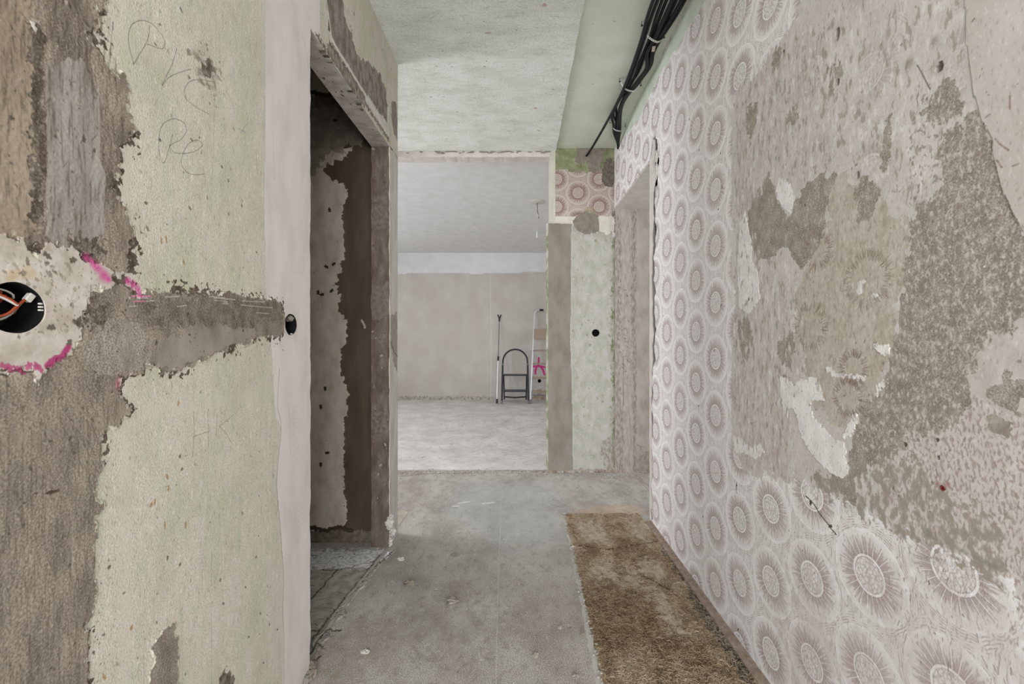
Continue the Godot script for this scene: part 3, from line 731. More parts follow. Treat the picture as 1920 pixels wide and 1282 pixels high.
func paint_end() -> void:
	var s := paint_plain("end", 0.24, 0.80, 0.0, 2.63, 512, 2048, [0.0, "a3a18e", 0.35, "adab9e", 0.65, "b4b1a8", 1.0, "bab7b0"], 9, 6, 51, 40)
	s.lay(s.all(), PackedByteArray(), s.noise(s.all(), 20, 10, 5, 52), [0.0, "8f9476a0", 0.35, "9fa78a00", 0.62, "bdbbb200", 1.0, "c9c6bfc0"])
	s.flecks(160, 420, 780, 100, 2050, 2, 9, 1.2, 0.3, ["828b68b0", "7b7a66a0", "938c7bb0", "c9c5bdb0"], -25)
	hang_paper(s, s.area([297,2445,776,2065], 0), 0.4825, 1.8125, 0.222, 0.171, true)
	# old green above, cream strips beside and below the paper
	s.patch([276,2652,811,2652,811,2328,724,2393,647,2445,552,2419,444,2428,358,2445,276,2453], [0.0, "747859", 0.5, "868a6b", 1.0, "979b7e"], s.palh(110, 130), 10, 10, 53, 14, 90, 40)
	s.lay(s.area([241,2652,300,2005], 0), PackedByteArray(), s.noise(s.area([241,2652,300,2005], 0), 10, 3, 3, 54), [0.0, "bab7a6", 1.0, "cac7b8"])
	s.lay(s.area([300,2065,466,2005], 0), PackedByteArray(), s.noise(s.area([300,2065,466,2005], 0), 10, 10, 3, 55), [0.0, "c9c3b4", 1.0, "d6d1c4"])
	s.patch([651,2070,767,2070,767,1962,724,1919,664,1953], [0.0, "c9c3b4", 1.0, "d6d1c4"], PackedInt32Array(), 10, 10, 56, 20, 90, 40)
	var grey := [0.0, "786f64", 0.5, "857c71", 1.0, "91887d"]
	var top: Array = [470,2622,711,2622,698,2565,677,2514,655,2436,604,2415,560,2436,569,2488,543,2514,500,2488,457,2505,466,2565]
	s.patch(top, grey, s.palh(150, 190), 16, 16, 57, 12, 120, 50)
	traced.end_top = s.outlines(top, 12.0)
	var dark: Array = [707,2522,750,2535,780,2505,780,2341,750,2298,707,2307,673,2341,677,2445]
	s.patch(dark, [0.0, "5a5349", 0.5, "6b645a", 1.0, "7b746a"], s.palh(130, 200), 30, 20, 60, 10, 110, 60)
	traced.end_dark = s.outlines(dark, 10.0)
	s.patch([543,2134,586,2160,612,2108,647,2083,569,2074,509,2083], [0.0, "8d8068", 0.5, "a0947ce0", 1.0, "b3a99400"], s.palh(100, 150), 40, 30, 62, 18, 140, 60)
	var blob: Array = [487,2091,543,2104,604,2091,642,2074,651,1983,647,1940,595,1927,535,1919,483,1945,448,1983,440,2031]
	s.patch(blob, grey, s.palh(150, 190), 14, 14, 64, 8, 100, 50)
	traced.end_blob = s.outlines(blob, 8.0)
	# grey smooth filler of the free edge
	var pier: Array = [207,2009,427,2005,423,1401,418,1056,431,712,440,22,448,-65,207,-65]
	s.patch(pier, [0.0, "7f776b", 0.5, "8b8377", 1.0, "958d81"], s.palh(160, 180), 7, 3, 67, 6, 80, 40)
	traced.end_pier = s.outlines(pier, 6.0)
	s.flecks(25, 260, 440, 60, 1900, 2, 5, 1, 0, ["7a7166a0", "aea69aa0"], -15)
	# green corner, stains at the foot
	s.patch([742,1876,793,1919,793,-4,759,-4,767,712,750,1229], [0.0, "68724f", 0.4, "828c68c0", 0.7, "98a08000", 1.0, "98a08000"], s.palh(90, 140, 160), 20, 8, 70, 30, 150, 40)
	s.patch([673,246,742,280,776,194,776,4,707,22,664,151], [0.0, "857b70", 0.5, "a29a8fd0", 1.0, "b5b0a400"], s.palh(90, 150), 30, 20, 72, 20, 140, 50)
	s.patch([241,30,440,22,793,30,793,-21,241,-21], [0.0, "7c7164", 0.5, "a08f7ce0", 1.0, "bcb3a500"], s.palh(60, 190), 40, 40, 74, 14, 130, 60)


func paint_rest() -> void:
	var s := paint_plain("jamb", 0.78, 1.12, 0.0, 2.2, 512, 1024, [0.0, "a3968b", 0.5, "b3a79c", 1.0, "bdb2a8"], 8, 4, 81, 40)
	s.patch([759,2143,949,2143,940,1660,949,1056,940,539,949,-65,759,-65], [0.0, "978b81", 0.3, "a99d93", 0.7, "b4a99f", 1.0, "bfb5ac"], s.palh(120, 160), 30, 8, 83, 5, 80, 40)
	s.stain([776,2091,836,2048,828,1401,811,798,845,453,836,-21,767,-21], [0.0, "7a6f65c0", 0.4, "8a7f75a0", 0.6, "9c918740", 1.0, "a79c9200"], 50, 14, 85, 16)
	s.stain([910,2108,953,2108,953,-21,927,-21,918,1056], [0.0, "786d63c0", 0.4, "8a7f75a0", 0.6, "9c918740", 1.0, "a79c9200"], 50, 16, 87, 12)
	s.flecks(170, 800, 935, 700, 1500, 1.5, 6, 1.6, 0.5, ["7a6f66c0", "897e74b0"], -30)
	s.stroke([845,936,845,539], 3.0, Color("6f655c"), -30, 0.6)
	s.patch([957,211,1078,254,1078,-21,983,-13], [0.0, "8d8276", 0.5, "a0968ad0", 1.0, "b0a59a00"], PackedInt32Array(), 20, 14, 89, 40, 120, 30)
	var k := paint_plain("lintel", 2.32, 3.40, 2.1, 2.63, 832, 512, [0.0, "c9c0bb", 1.0, "d8d1cd"], 5, 5, 77, 20)
	hang_paper(k, k.all(), 2.174, 1.775, 0.222, 0.179)
	k.patch([3435,2624,3321,2594,2687,2490,2307,2527,2099,2518,3435,3434], [0.0, "bcc4b0", 0.5, "c6cebc", 1.0, "cdd4c5"], k.palh(140, 150), 5, 5, 20, 10, 90, 30)
	k.flecks(60, 2420, 3350, 2140, 2560, 1.5, 6, 1.2, 0.2, ["8f857fa0", "dcd8d4a0"], -15)
	k.stroke([3396,2119,3053,2107,2773,2098,2540,2097,2418,2117], 34.0, Color("d6d1cae0"), 20, 5.0)
	# the wall deep in the doorway: old paint left standing on dark mortar
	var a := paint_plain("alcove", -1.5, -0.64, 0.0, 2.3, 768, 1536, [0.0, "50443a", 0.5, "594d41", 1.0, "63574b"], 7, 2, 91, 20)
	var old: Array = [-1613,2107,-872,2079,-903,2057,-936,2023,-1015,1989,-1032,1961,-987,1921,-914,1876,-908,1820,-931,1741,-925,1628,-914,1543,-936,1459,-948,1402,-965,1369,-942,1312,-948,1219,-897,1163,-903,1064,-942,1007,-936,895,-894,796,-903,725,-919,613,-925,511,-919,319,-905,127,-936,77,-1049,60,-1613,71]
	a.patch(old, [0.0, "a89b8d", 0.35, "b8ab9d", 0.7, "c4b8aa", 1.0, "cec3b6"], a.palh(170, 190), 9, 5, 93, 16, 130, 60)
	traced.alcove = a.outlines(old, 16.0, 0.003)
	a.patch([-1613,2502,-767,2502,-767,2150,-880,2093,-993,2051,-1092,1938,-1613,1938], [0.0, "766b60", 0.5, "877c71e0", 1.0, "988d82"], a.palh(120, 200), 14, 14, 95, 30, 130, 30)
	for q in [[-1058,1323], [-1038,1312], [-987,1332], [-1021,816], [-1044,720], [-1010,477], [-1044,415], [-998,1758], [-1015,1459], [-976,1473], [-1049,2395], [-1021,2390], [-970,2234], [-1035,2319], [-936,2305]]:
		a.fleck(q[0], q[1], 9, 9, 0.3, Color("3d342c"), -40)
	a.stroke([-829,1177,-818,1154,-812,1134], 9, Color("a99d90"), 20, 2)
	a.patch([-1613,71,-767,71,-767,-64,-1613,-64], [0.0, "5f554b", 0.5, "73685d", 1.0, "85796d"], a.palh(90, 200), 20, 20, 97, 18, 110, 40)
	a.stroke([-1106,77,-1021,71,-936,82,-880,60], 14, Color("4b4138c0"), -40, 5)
	# far wall of the bright room
	var f := paint_plain("far", -2.4, 0.7, 0.0, CEIL, 1280, 1024, [0.0, "b6afa6", 0.4, "bab3ab", 0.7, "beb8b0", 1.0, "c4beb7"], 2.2, 1.6, 101, 16)
	f.patch([-2563,2915,1206,2915,1206,2256,264,2256,-678,2228,-1621,2237,-2563,2218], [0.0, "cfcdcb", 1.0, "dad8d8"], f.palh(170, 175), 3, 3, 103, 20, 90, 20)
	f.patch([-443,2237,264,2237,28,2067,-396,2086], [0.0, "b3a79ca0", 1.0, "bfb4aa60"], PackedInt32Array(), 6, 6, 105, 60, 60, 8)
	f.patch([-2186,70,-1621,51,-1055,70,-396,51,-396,-62,-2186,-62], [0.0, "7d756b", 0.5, "a39b91e0", 1.0, "c0b9b000"], f.palh(100, 180), 12, 12, 107, 40, 150, 20)
	f.patch([217,70,603,107,603,-62,217,-62], [0.0, "8e7c6c", 0.6, "a5968a", 1.0, "b9aea400"], f.palh(100, 150), 10, 10, 109, 40, 120, 16)
	f.patch([339,202,405,202,415,41,330,41], [0.0, "8f867d", 1.0, "b3aaa1"], f.palh(120, 150), 20, 20, 111, 14, 90, 30)
	f.stroke([-499,2209,-481,1031,-490,41], 6, Color("d6d1cbb0"), 4, 0.6)
	for q in [[[361,739,358,673,358,616], 24.0], [[264,588,358,597,462,579], 26.0], [[320,588,302,522,302,466], 28.0], [[396,588,433,522,462,447], 24.0]]:
		f.stroke(q[0], q[1], Color("c0407fa0"), 0, 3.0)
	# floor and ceiling of that room
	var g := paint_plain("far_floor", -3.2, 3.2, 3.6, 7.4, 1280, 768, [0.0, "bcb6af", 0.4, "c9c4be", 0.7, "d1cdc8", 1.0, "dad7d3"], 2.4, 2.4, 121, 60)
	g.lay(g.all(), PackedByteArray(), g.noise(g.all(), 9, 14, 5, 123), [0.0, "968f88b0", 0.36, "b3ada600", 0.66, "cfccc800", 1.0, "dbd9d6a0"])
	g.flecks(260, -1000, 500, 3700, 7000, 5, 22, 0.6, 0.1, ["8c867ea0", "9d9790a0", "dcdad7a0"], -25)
	g.scratches(60, -900, 500, 3700, 6000, 110, 0.3, 5.0, ["8f8982a0", "a39d97a0"], -25)
	var p := paint_plain("soffit", 1.30, 2.2, -0.1, 0.0, 1024, 128, [0.0, "aaa19a", 0.4, "c9c1ba", 0.7, "d3ccc6", 1.0, "ded8d3"], 14, 10, 131, 110)
	p.flecks(60, 1340, 2170, -95, -5, 2, 8, 0.8, 0.3, ["5c534ab0", "c9c2baa0"], -30)
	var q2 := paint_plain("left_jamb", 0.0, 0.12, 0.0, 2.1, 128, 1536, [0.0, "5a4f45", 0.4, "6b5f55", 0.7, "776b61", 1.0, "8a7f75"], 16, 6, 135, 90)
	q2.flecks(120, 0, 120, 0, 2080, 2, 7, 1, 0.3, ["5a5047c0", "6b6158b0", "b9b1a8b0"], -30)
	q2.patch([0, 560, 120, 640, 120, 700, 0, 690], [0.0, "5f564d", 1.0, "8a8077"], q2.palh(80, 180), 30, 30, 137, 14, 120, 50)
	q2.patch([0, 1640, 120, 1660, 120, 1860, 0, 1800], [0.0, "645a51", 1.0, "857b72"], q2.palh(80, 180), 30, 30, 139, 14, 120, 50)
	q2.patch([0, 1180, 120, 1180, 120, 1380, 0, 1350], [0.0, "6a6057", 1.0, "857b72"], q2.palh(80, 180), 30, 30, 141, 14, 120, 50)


# ---------------------------------------------------------------- geometry
class Shape:
	var p := PackedVector3Array()
	var n := PackedVector3Array()
	var t := PackedVector2Array()

	func tri(a: Vector3, b: Vector3, c: Vector3, na: Vector3, nb: Vector3, nc: Vector3, ta := Vector2.ZERO, tb := Vector2.ZERO, tc := Vector2.ZERO) -> void:
		if (b - a).cross(c - a).dot(na + nb + nc) > 0.0:
			p.append_array([a, c, b])
			n.append_array([na, nc, nb])
			t.append_array([ta, tc, tb])
		else:
			p.append_array([a, b, c])
			n.append_array([na, nb, nc])
			t.append_array([ta, tb, tc])

	func flat(a: Vector3, b: Vector3, c: Vector3, out: Vector3, ta := Vector2.ZERO, tb := Vector2.ZERO, tc := Vector2.ZERO) -> void:
		var m := (b - a).cross(c - a)
		if m.length_squared() < 1e-16:
			return
		m = m.normalized()
		if m.dot(out) < 0.0:
			m = -m
		tri(a, b, c, m, m, m, ta, tb, tc)

	func quad(a: Vector3, b: Vector3, c: Vector3, d: Vector3, out: Vector3, ta := Vector2.ZERO, tb := Vector2.ZERO, tc := Vector2.ZERO, td := Vector2.ZERO) -> void:
		flat(a, b, c, out, ta, tb, tc)
		flat(a, c, d, out, ta, tc, td)

	# a box with chamfered edges
	func box(lo: Vector3, hi: Vector3, ch := 0.0, x := Transform3D()) -> void:
		var mid := (lo + hi) * 0.5
		var e := (hi - lo) * 0.5
		ch = minf(ch, minf(e.x, minf(e.y, e.z)) * 0.9)
		var pts := []
		for sx in [-1, 1]:
			for sy in [-1, 1]:
				for sz in [-1, 1]:
					for k in 3:
						var q := Vector3(e.x - ch, e.y - ch, e.z - ch)
						q[k] += ch
						pts.append(x * (mid + q * Vector3(sx, sy, sz)))
		var at := func(sx, sy, sz, k): return pts[((1 if sx > 0 else 0) * 4 + (1 if sy > 0 else 0) * 2 + (1 if sz > 0 else 0)) * 3 + k]
		for k in 3:
			for s in [-1, 1]:
				var c := []
				for ab in [[-1, -1], [1, -1], [1, 1], [-1, 1]]:
					var g := [0, 0, 0]
					g[k] = s
					g[(k + 1) % 3] = ab[0]
					g[(k + 2) % 3] = ab[1]
					c.append(at.call(g[0], g[1], g[2], k))
				var o := Vector3.ZERO
				o[k] = s
				quad(c[0], c[1], c[2], c[3], x.basis * o)
		if ch <= 0.0:
			return
		for k in 3:
			for sa in [-1, 1]:
				for sb in [-1, 1]:
					var i := (k + 1) % 3
					var j := (k + 2) % 3
					var g := [0, 0, 0]
					g[i] = sa
					g[j] = sb
					g[k] = -1
					var a: Vector3 = at.call(g[0], g[1], g[2], i)
					var b: Vector3 = at.call(g[0], g[1], g[2], j)
					g[k] = 1
					var c: Vector3 = at.call(g[0], g[1], g[2], j)
					var d: Vector3 = at.call(g[0], g[1], g[2], i)
					var o := Vector3.ZERO
					o[i] = sa
					o[j] = sb
					quad(a, b, c, d, x.basis * o)
		for sx in [-1, 1]:
			for sy in [-1, 1]:
				for sz in [-1, 1]:
					flat(at.call(sx, sy, sz, 0), at.call(sx, sy, sz, 1), at.call(sx, sy, sz, 2), x.basis * Vector3(sx, sy, sz))

	# a tube along points
	func tube(pts: PackedVector3Array, r: float, sides := 8, flatten := 1.0) -> void:
		var m := pts.size()
		var up := Vector3.UP
		var rings := []
		var norms := []
		for i in m:
			var d := (pts[mini(i + 1, m - 1)] - pts[maxi(i - 1, 0)]).normalized()
			if i == 0:
				up = Vector3.UP if absf(d.y) < 0.9 else Vector3.RIGHT
			var side := d.cross(up).normalized()
			up = side.cross(d).normalized()
			var ring := PackedVector3Array()
			var nn := PackedVector3Array()
			for k in sides:
				var a := TAU * k / sides
				var o := side * cos(a) + up * sin(a) * flatten
				ring.append(pts[i] + o * r)
				nn.append(o.normalized())
			rings.append(ring)
			norms.append(nn)
		for i in m - 1:
			for k in sides:
				var l := (k + 1) % sides
				tri(rings[i][k], rings[i][l], rings[i + 1][l], norms[i][k], norms[i][l], norms[i + 1][l], Vector2(k, i), Vector2(k + 1, i), Vector2(k + 1, i + 1))
				tri(rings[i][k], rings[i + 1][l], rings[i + 1][k], norms[i][k], norms[i + 1][l], norms[i + 1][k], Vector2(k, i), Vector2(k + 1, i + 1), Vector2(k, i + 1))
		for e in [0, m - 1]:
			var out := (pts[e] - pts[1 if e == 0 else m - 2]).normalized()
			for k in sides:
				flat(pts[e], rings[e][k], rings[e][(k + 1) % sides], out)

	# a turned profile: pairs of radius and height along AXIS
	func lathe(prof: Array, at: Vector3, axis: Vector3, sides := 20) -> void:
		var a := axis.cross(Vector3.UP if absf(axis.y) < 0.9 else Vector3.RIGHT).normalized()
		var b := axis.cross(a).normalized()
		for i in prof.size() - 1:
			var p0: Array = prof[i]
			var p1: Array = prof[i + 1]
			var sl := Vector2(float(p1[1]) - float(p0[1]), float(p0[0]) - float(p1[0]))
			for k in sides:
				var e0 := a * cos(TAU * k / sides) + b * sin(TAU * k / sides)
				var e1 := a * cos(TAU * (k + 1) / sides) + b * sin(TAU * (k + 1) / sides)
				var o := ((e0 + e1) * sl.x + axis * 2.0 * sl.y)
				quad(at + e0 * p0[0] + axis * p0[1], at + e1 * p0[0] + axis * p0[1], at + e1 * p1[0] + axis * p1[1], at + e0 * p1[0] + axis * p1[1], o if o.length() > 1e-6 else axis)

	# a knobbly lump on a ball of triangles
	func lump(at: Vector3, size: Vector3, sd: int, rough := 0.35) -> void:
		var f := FastNoiseLite.new()
		f.seed = sd
		f.frequency = 0.9
		f.fractal_octaves = 3
		var rings := 9
		var segs := 14
		var g := func(i: int, k: int) -> Vector3:
			var th := PI * i / rings
			var ph := TAU * (k % segs) / segs
			var d := Vector3(sin(th) * cos(ph), cos(th), sin(th) * sin(ph))
			return at + d * size * (1.0 + rough * f.get_noise_3dv(d * 2.0) * 2.0)
		for i in rings:
			for k in segs:
				var a: Vector3 = g.call(i, k)
				var b: Vector3 = g.call(i, k + 1)
				var c: Vector3 = g.call(i + 1, k + 1)
				var d: Vector3 = g.call(i + 1, k)
				quad(a, b, c, d, (a + b + c + d) * 0.25 - at)

	func mesh(m: Material) -> ArrayMesh:
		var arr := []
		arr.resize(Mesh.ARRAY_MAX)
		arr[Mesh.ARRAY_VERTEX] = p
		arr[Mesh.ARRAY_NORMAL] = n
		arr[Mesh.ARRAY_TEX_UV] = t
		var am := ArrayMesh.new()
		am.add_surface_from_arrays(Mesh.PRIMITIVE_TRIANGLES, arr)
		am.surface_set_material(0, m)
		return am


# a plane in space: along u, along v, out along its normal
class Plane2:
	var o: Vector3
	var a: Vector3
	var b: Vector3
	var n: Vector3

	func _init(oo: Vector3, aa: Vector3, bb: Vector3, nn: Vector3) -> void:
		o = oo
		a = aa
		b = bb
		n = nn

	func at(u: float, v: float, h := 0.0) -> Vector3:
		return o + a * u + b * v + n * h


var on_left := Plane2.new(Vector3(XL, 0, 0), Vector3(0, 0, -1), Vector3.UP, Vector3.RIGHT)
var on_right := Plane2.new(Vector3(XR, 0, 0), Vector3(0, 0, -1), Vector3.UP, Vector3.LEFT)
var on_floor := Plane2.new(Vector3.ZERO, Vector3.RIGHT, Vector3(0, 0, -1), Vector3.UP)


func frontal(d: float) -> Plane2:
	return Plane2.new(Vector3(0, 0, -d), Vector3.RIGHT, Vector3.UP, Vector3(0, 0, 1))


func overhead(y: float) -> Plane2:
	return Plane2.new(Vector3(0, y, 0), Vector3.RIGHT, Vector3(0, 0, -1), Vector3.DOWN)


func subdivided(pts: Array, step: float) -> PackedVector2Array:
	var out := PackedVector2Array()
	for i in pts.size():
		var a: Vector2 = pts[i]
		var b: Vector2 = pts[(i + 1) % pts.size()]
		var k := maxi(1, int(a.distance_to(b) / step))
		for j in k:
			out.append(a.lerp(b, float(j) / k))
	return out


# a line from A to B whose points stray sideways by up to AMP
func ragged(a: Vector2, b: Vector2, step: float, amp: float, sd: int) -> PackedVector2Array:
	var f := FastNoiseLite.new()
	f.seed = sd
	f.frequency = 9.0
	f.fractal_octaves = 4
	var out := PackedVector2Array()
	var k := maxi(1, int(a.distance_to(b) / step))
	var side := (b - a).orthogonal().normalized()
	for j in k + 1:
		var q := a.lerp(b, float(j) / k)
		var fade := minf(1.0, minf(j, k - j) / 2.0)
		out.append(q + side * f.get_noise_2d(q.x + 3.0, q.y + 7.0) * 2.0 * amp * fade)
	return out


# the same for a line through several points given in millimetres
func jagged(p: Array, amp: float, sd: int) -> PackedVector2Array:
	var out := PackedVector2Array()
	for i in range(0, p.size() - 2, 2):
		var a := Vector2(float(p[i]), float(p[i + 1])) / 1000.0
		var b := Vector2(float(p[i + 2]), float(p[i + 3])) / 1000.0
		a.y = maxf(a.y, 0.0)
		b.y = maxf(b.y, 0.0)
		var line := ragged(a, b, 0.014, amp, sd)
		line.resize(line.size() - 1)
		out.append_array(line)
	var q := p.size() - 2
	out.append(Vector2(float(p[q]), maxf(0.0, float(p[q + 1]))) / 1000.0)
	return out


func circle(u: float, v: float, ru: float, rv: float, k: int, wob := 0.0, sd := 0) -> PackedVector2Array:
	var out := PackedVector2Array()
	for i in k:
		var t := TAU * i / k
		var q := 1.0 + wob * sin(3 * t + sd) + wob * 0.7 * sin(7 * t + sd * 2.0)
		out.append(Vector2(u + cos(t) * ru * q, v + sin(t) * rv * q))
	return out


# a slab with the outline OUT (metres on the plane) and holes, from depth H0 up to its face at H1
func slab(out: PackedVector2Array, holes: Array, f: Plane2, h0: float, h1: float, s: Sheet, bevel := 0.0) -> Shape:
	var g := Shape.new()
	var uvof := func(q: Vector2) -> Vector2: return s.uv(q.x, q.y) if s else q
	var inside := []
	for hole in holes:
		if Geometry2D.is_point_in_polygon(hole[0], out):
			inside.append(hole)
	var pieces := [out]
	if inside.size():
		# cut into upright strips through the middle of every hole, so that holes become notches
		var at := [-1e3, 1e3]
		for hole in inside:
			var lo := 1e9
			var hi := -1e9
			for q in hole:
				lo = minf(lo, q.x)
				hi = maxf(hi, q.x)
			at.append((lo + hi) * 0.5)
		at.sort()
		pieces = []
		for i in at.size() - 1:
			if at[i + 1] - at[i] < 1e-6:
				continue
			for piece in Geometry2D.intersect_polygons(out, rect(at[i], at[i + 1], -1e3, 1e3)):
				var todo := [piece]
				for hole in inside:
					var next := []
					for q in todo:
						next.append_array(Geometry2D.clip_polygons(q, hole))
					todo = next
				pieces.append_array(todo)
	for piece in pieces:
		var pts: PackedVector2Array = piece
		var tris := Geometry2D.triangulate_polygon(pts)
		for i in range(0, tris.size(), 3):
			var a := pts[tris[i]]
			var b := pts[tris[i + 1]]
			var c := pts[tris[i + 2]]
			g.flat(f.at(a.x, a.y, h1), f.at(b.x, b.y, h1), f.at(c.x, c.y, h1), f.n, uvof.call(a), uvof.call(b), uvof.call(c))
	var loops := [out]
	loops.append_array(inside)
	for li in loops.size():
		var loop: PackedVector2Array = loops[li]
		for i in loop.size():
			var a := loop[i]
			var b := loop[(i + 1) % loop.size()]
			var side := (b - a).orthogonal().normalized()
			var oo := f.a * side.x + f.b * side.y
			var mid := (a + b) * 0.5 + side * 1e-4
			if Geometry2D.is_point_in_polygon(mid, loop) == (li == 0):
				oo = -oo
			var sp := Vector2(f.a.dot(oo), f.b.dot(oo)) * (bevel if li == 0 else 0.0)
			g.quad(f.at(a.x, a.y, h1), f.at(b.x, b.y, h1), f.at(b.x + sp.x, b.y + sp.y, h0), f.at(a.x + sp.x, a.y + sp.y, h0), oo + f.n * 0.2, uvof.call(a), uvof.call(b), uvof.call(b + sp), uvof.call(a + sp))
	return g


func rect(a: float, b: float, c: float, d: float) -> PackedVector2Array:
	return PackedVector2Array([Vector2(a, c), Vector2(b, c), Vector2(b, d), Vector2(a, d)])


# ---------------------------------------------------------------- scene tree
func meta(o: Node, label: String, category: String, group := "", kind := "") -> void:
	o.set_meta("label", label)
	o.set_meta("category", category)
	if group:
		o.set_meta("group", group)
	if kind:
		o.set_meta("kind", kind)


func thing(called: String, label: String, category: String, at := Vector3.ZERO, group := "") -> Node3D:
	var o := Node3D.new()
	o.name = called
	add_child(o, true)
	if o.name != called:
		o.name = numbered(called)
	o.position = at
	meta(o, label, category, group)
	return o


func numbered(called: String) -> String:
	var k := 1
	while has_node(NodePath("%s_%03d" % [called, k])):
		k += 1
	return "%s_%03d" % [called, k]


func struct(called: String, label: String, category: String) -> Node3D:
	var o := Node3D.new()
	o.name = called
	add_child(o, true)
	meta(o, label, category, "", "structure")
	return o


func part(parent: Node, called: String, g: Shape, m: Material) -> MeshInstance3D:
	var o := MeshInstance3D.new()
	o.name = called
	o.mesh = g.mesh(m)
	var k := 1
	while parent.has_node(NodePath(String(o.name))):
		o.name = "%s_%03d" % [called, k]
		k += 1
	parent.add_child(o, true)
	return o


func boxpart(parent: Node, called: String, lo: Vector3, hi: Vector3, m: Material, ch := 0.0) -> MeshInstance3D:
	var g := Shape.new()
	g.box(lo, hi, ch)
	return part(parent, called, g, m)


func plain(c: String, rough := 0.9, metal := 0.0) -> StandardMaterial3D:
	var m := StandardMaterial3D.new()
	m.albedo_color = Color(c)
	m.roughness = rough
	m.metallic = metal
	m.metallic_specular = 0.3
	return m


func sheet_material(key: String, relief_cm: float) -> void:
	var s: Sheet = sheets[key]
	var m := StandardMaterial3D.new()
	m.resource_name = key
	m.albedo_texture = ImageTexture.create_from_image(s.col)
	m.roughness = 0.95
	m.metallic_specular = 0.2
	m.heightmap_enabled = true
	m.heightmap_scale = relief_cm
	s.hgt.convert(Image.FORMAT_L8)
	m.heightmap_texture = ImageTexture.create_from_image(s.hgt)
	mat[key] = m


# a seamless, world-sized rough surface for sides and small things
func rough_material(key: String, cs: Array, per_metre: float, relief_cm: float) -> void:
	var n := FastNoiseLite.new()
	n.seed = key.length() * 7
	n.frequency = 0.02
	n.fractal_octaves = 5
	var im := n.get_seamless_image(256, 256)
	var s := Sheet.new(0, 1, 0, 1, 256, 256)
	var m := StandardMaterial3D.new()
	m.resource_name = key
	m.albedo_texture = ImageTexture.create_from_image(s.coloured(s.all(), PackedByteArray(), im.get_data(), s.pal(cs)))
	m.heightmap_enabled = true
	m.heightmap_scale = relief_cm
	m.heightmap_texture = ImageTexture.create_from_image(im)
	m.uv1_triplanar = true
	m.uv1_world_triplanar = true
	m.uv1_scale = Vector3.ONE * per_metre
	m.roughness = 0.95
	m.metallic_specular = 0.2
	mat[key] = m


func smoothed(p: Array, step := 0.03) -> PackedVector3Array:
	var out := PackedVector3Array()
	for i in p.size() - 1:
		var a: Vector3 = p[i]
		var b: Vector3 = p[i + 1]
		var pre: Vector3 = p[maxi(0, i - 1)]
		var post: Vector3 = p[mini(p.size() - 1, i + 2)]
		var k := maxi(2, int(a.distance_to(b) / step))
		for j in k:
			out.append(a.cubic_interpolate(b, pre, post, float(j) / k))
	out.append(p[p.size() - 1])
	return out


func area_light(called: String, at: Vector3, towards: Vector3, size: Vector2, energy: float, c: Color) -> void:
	var l := AreaLight3D.new()
	l.name = called
	l.area_size = size
	l.area_normalize_energy = true
	l.light_energy = energy
	l.light_color = c
	l.area_range = 20.0
	l.shadow_enabled = true
	add_child(l, true)
	l.look_at_from_position(at, at + towards, Vector3.UP if absf(towards.y) < 0.9 else Vector3.FORWARD)


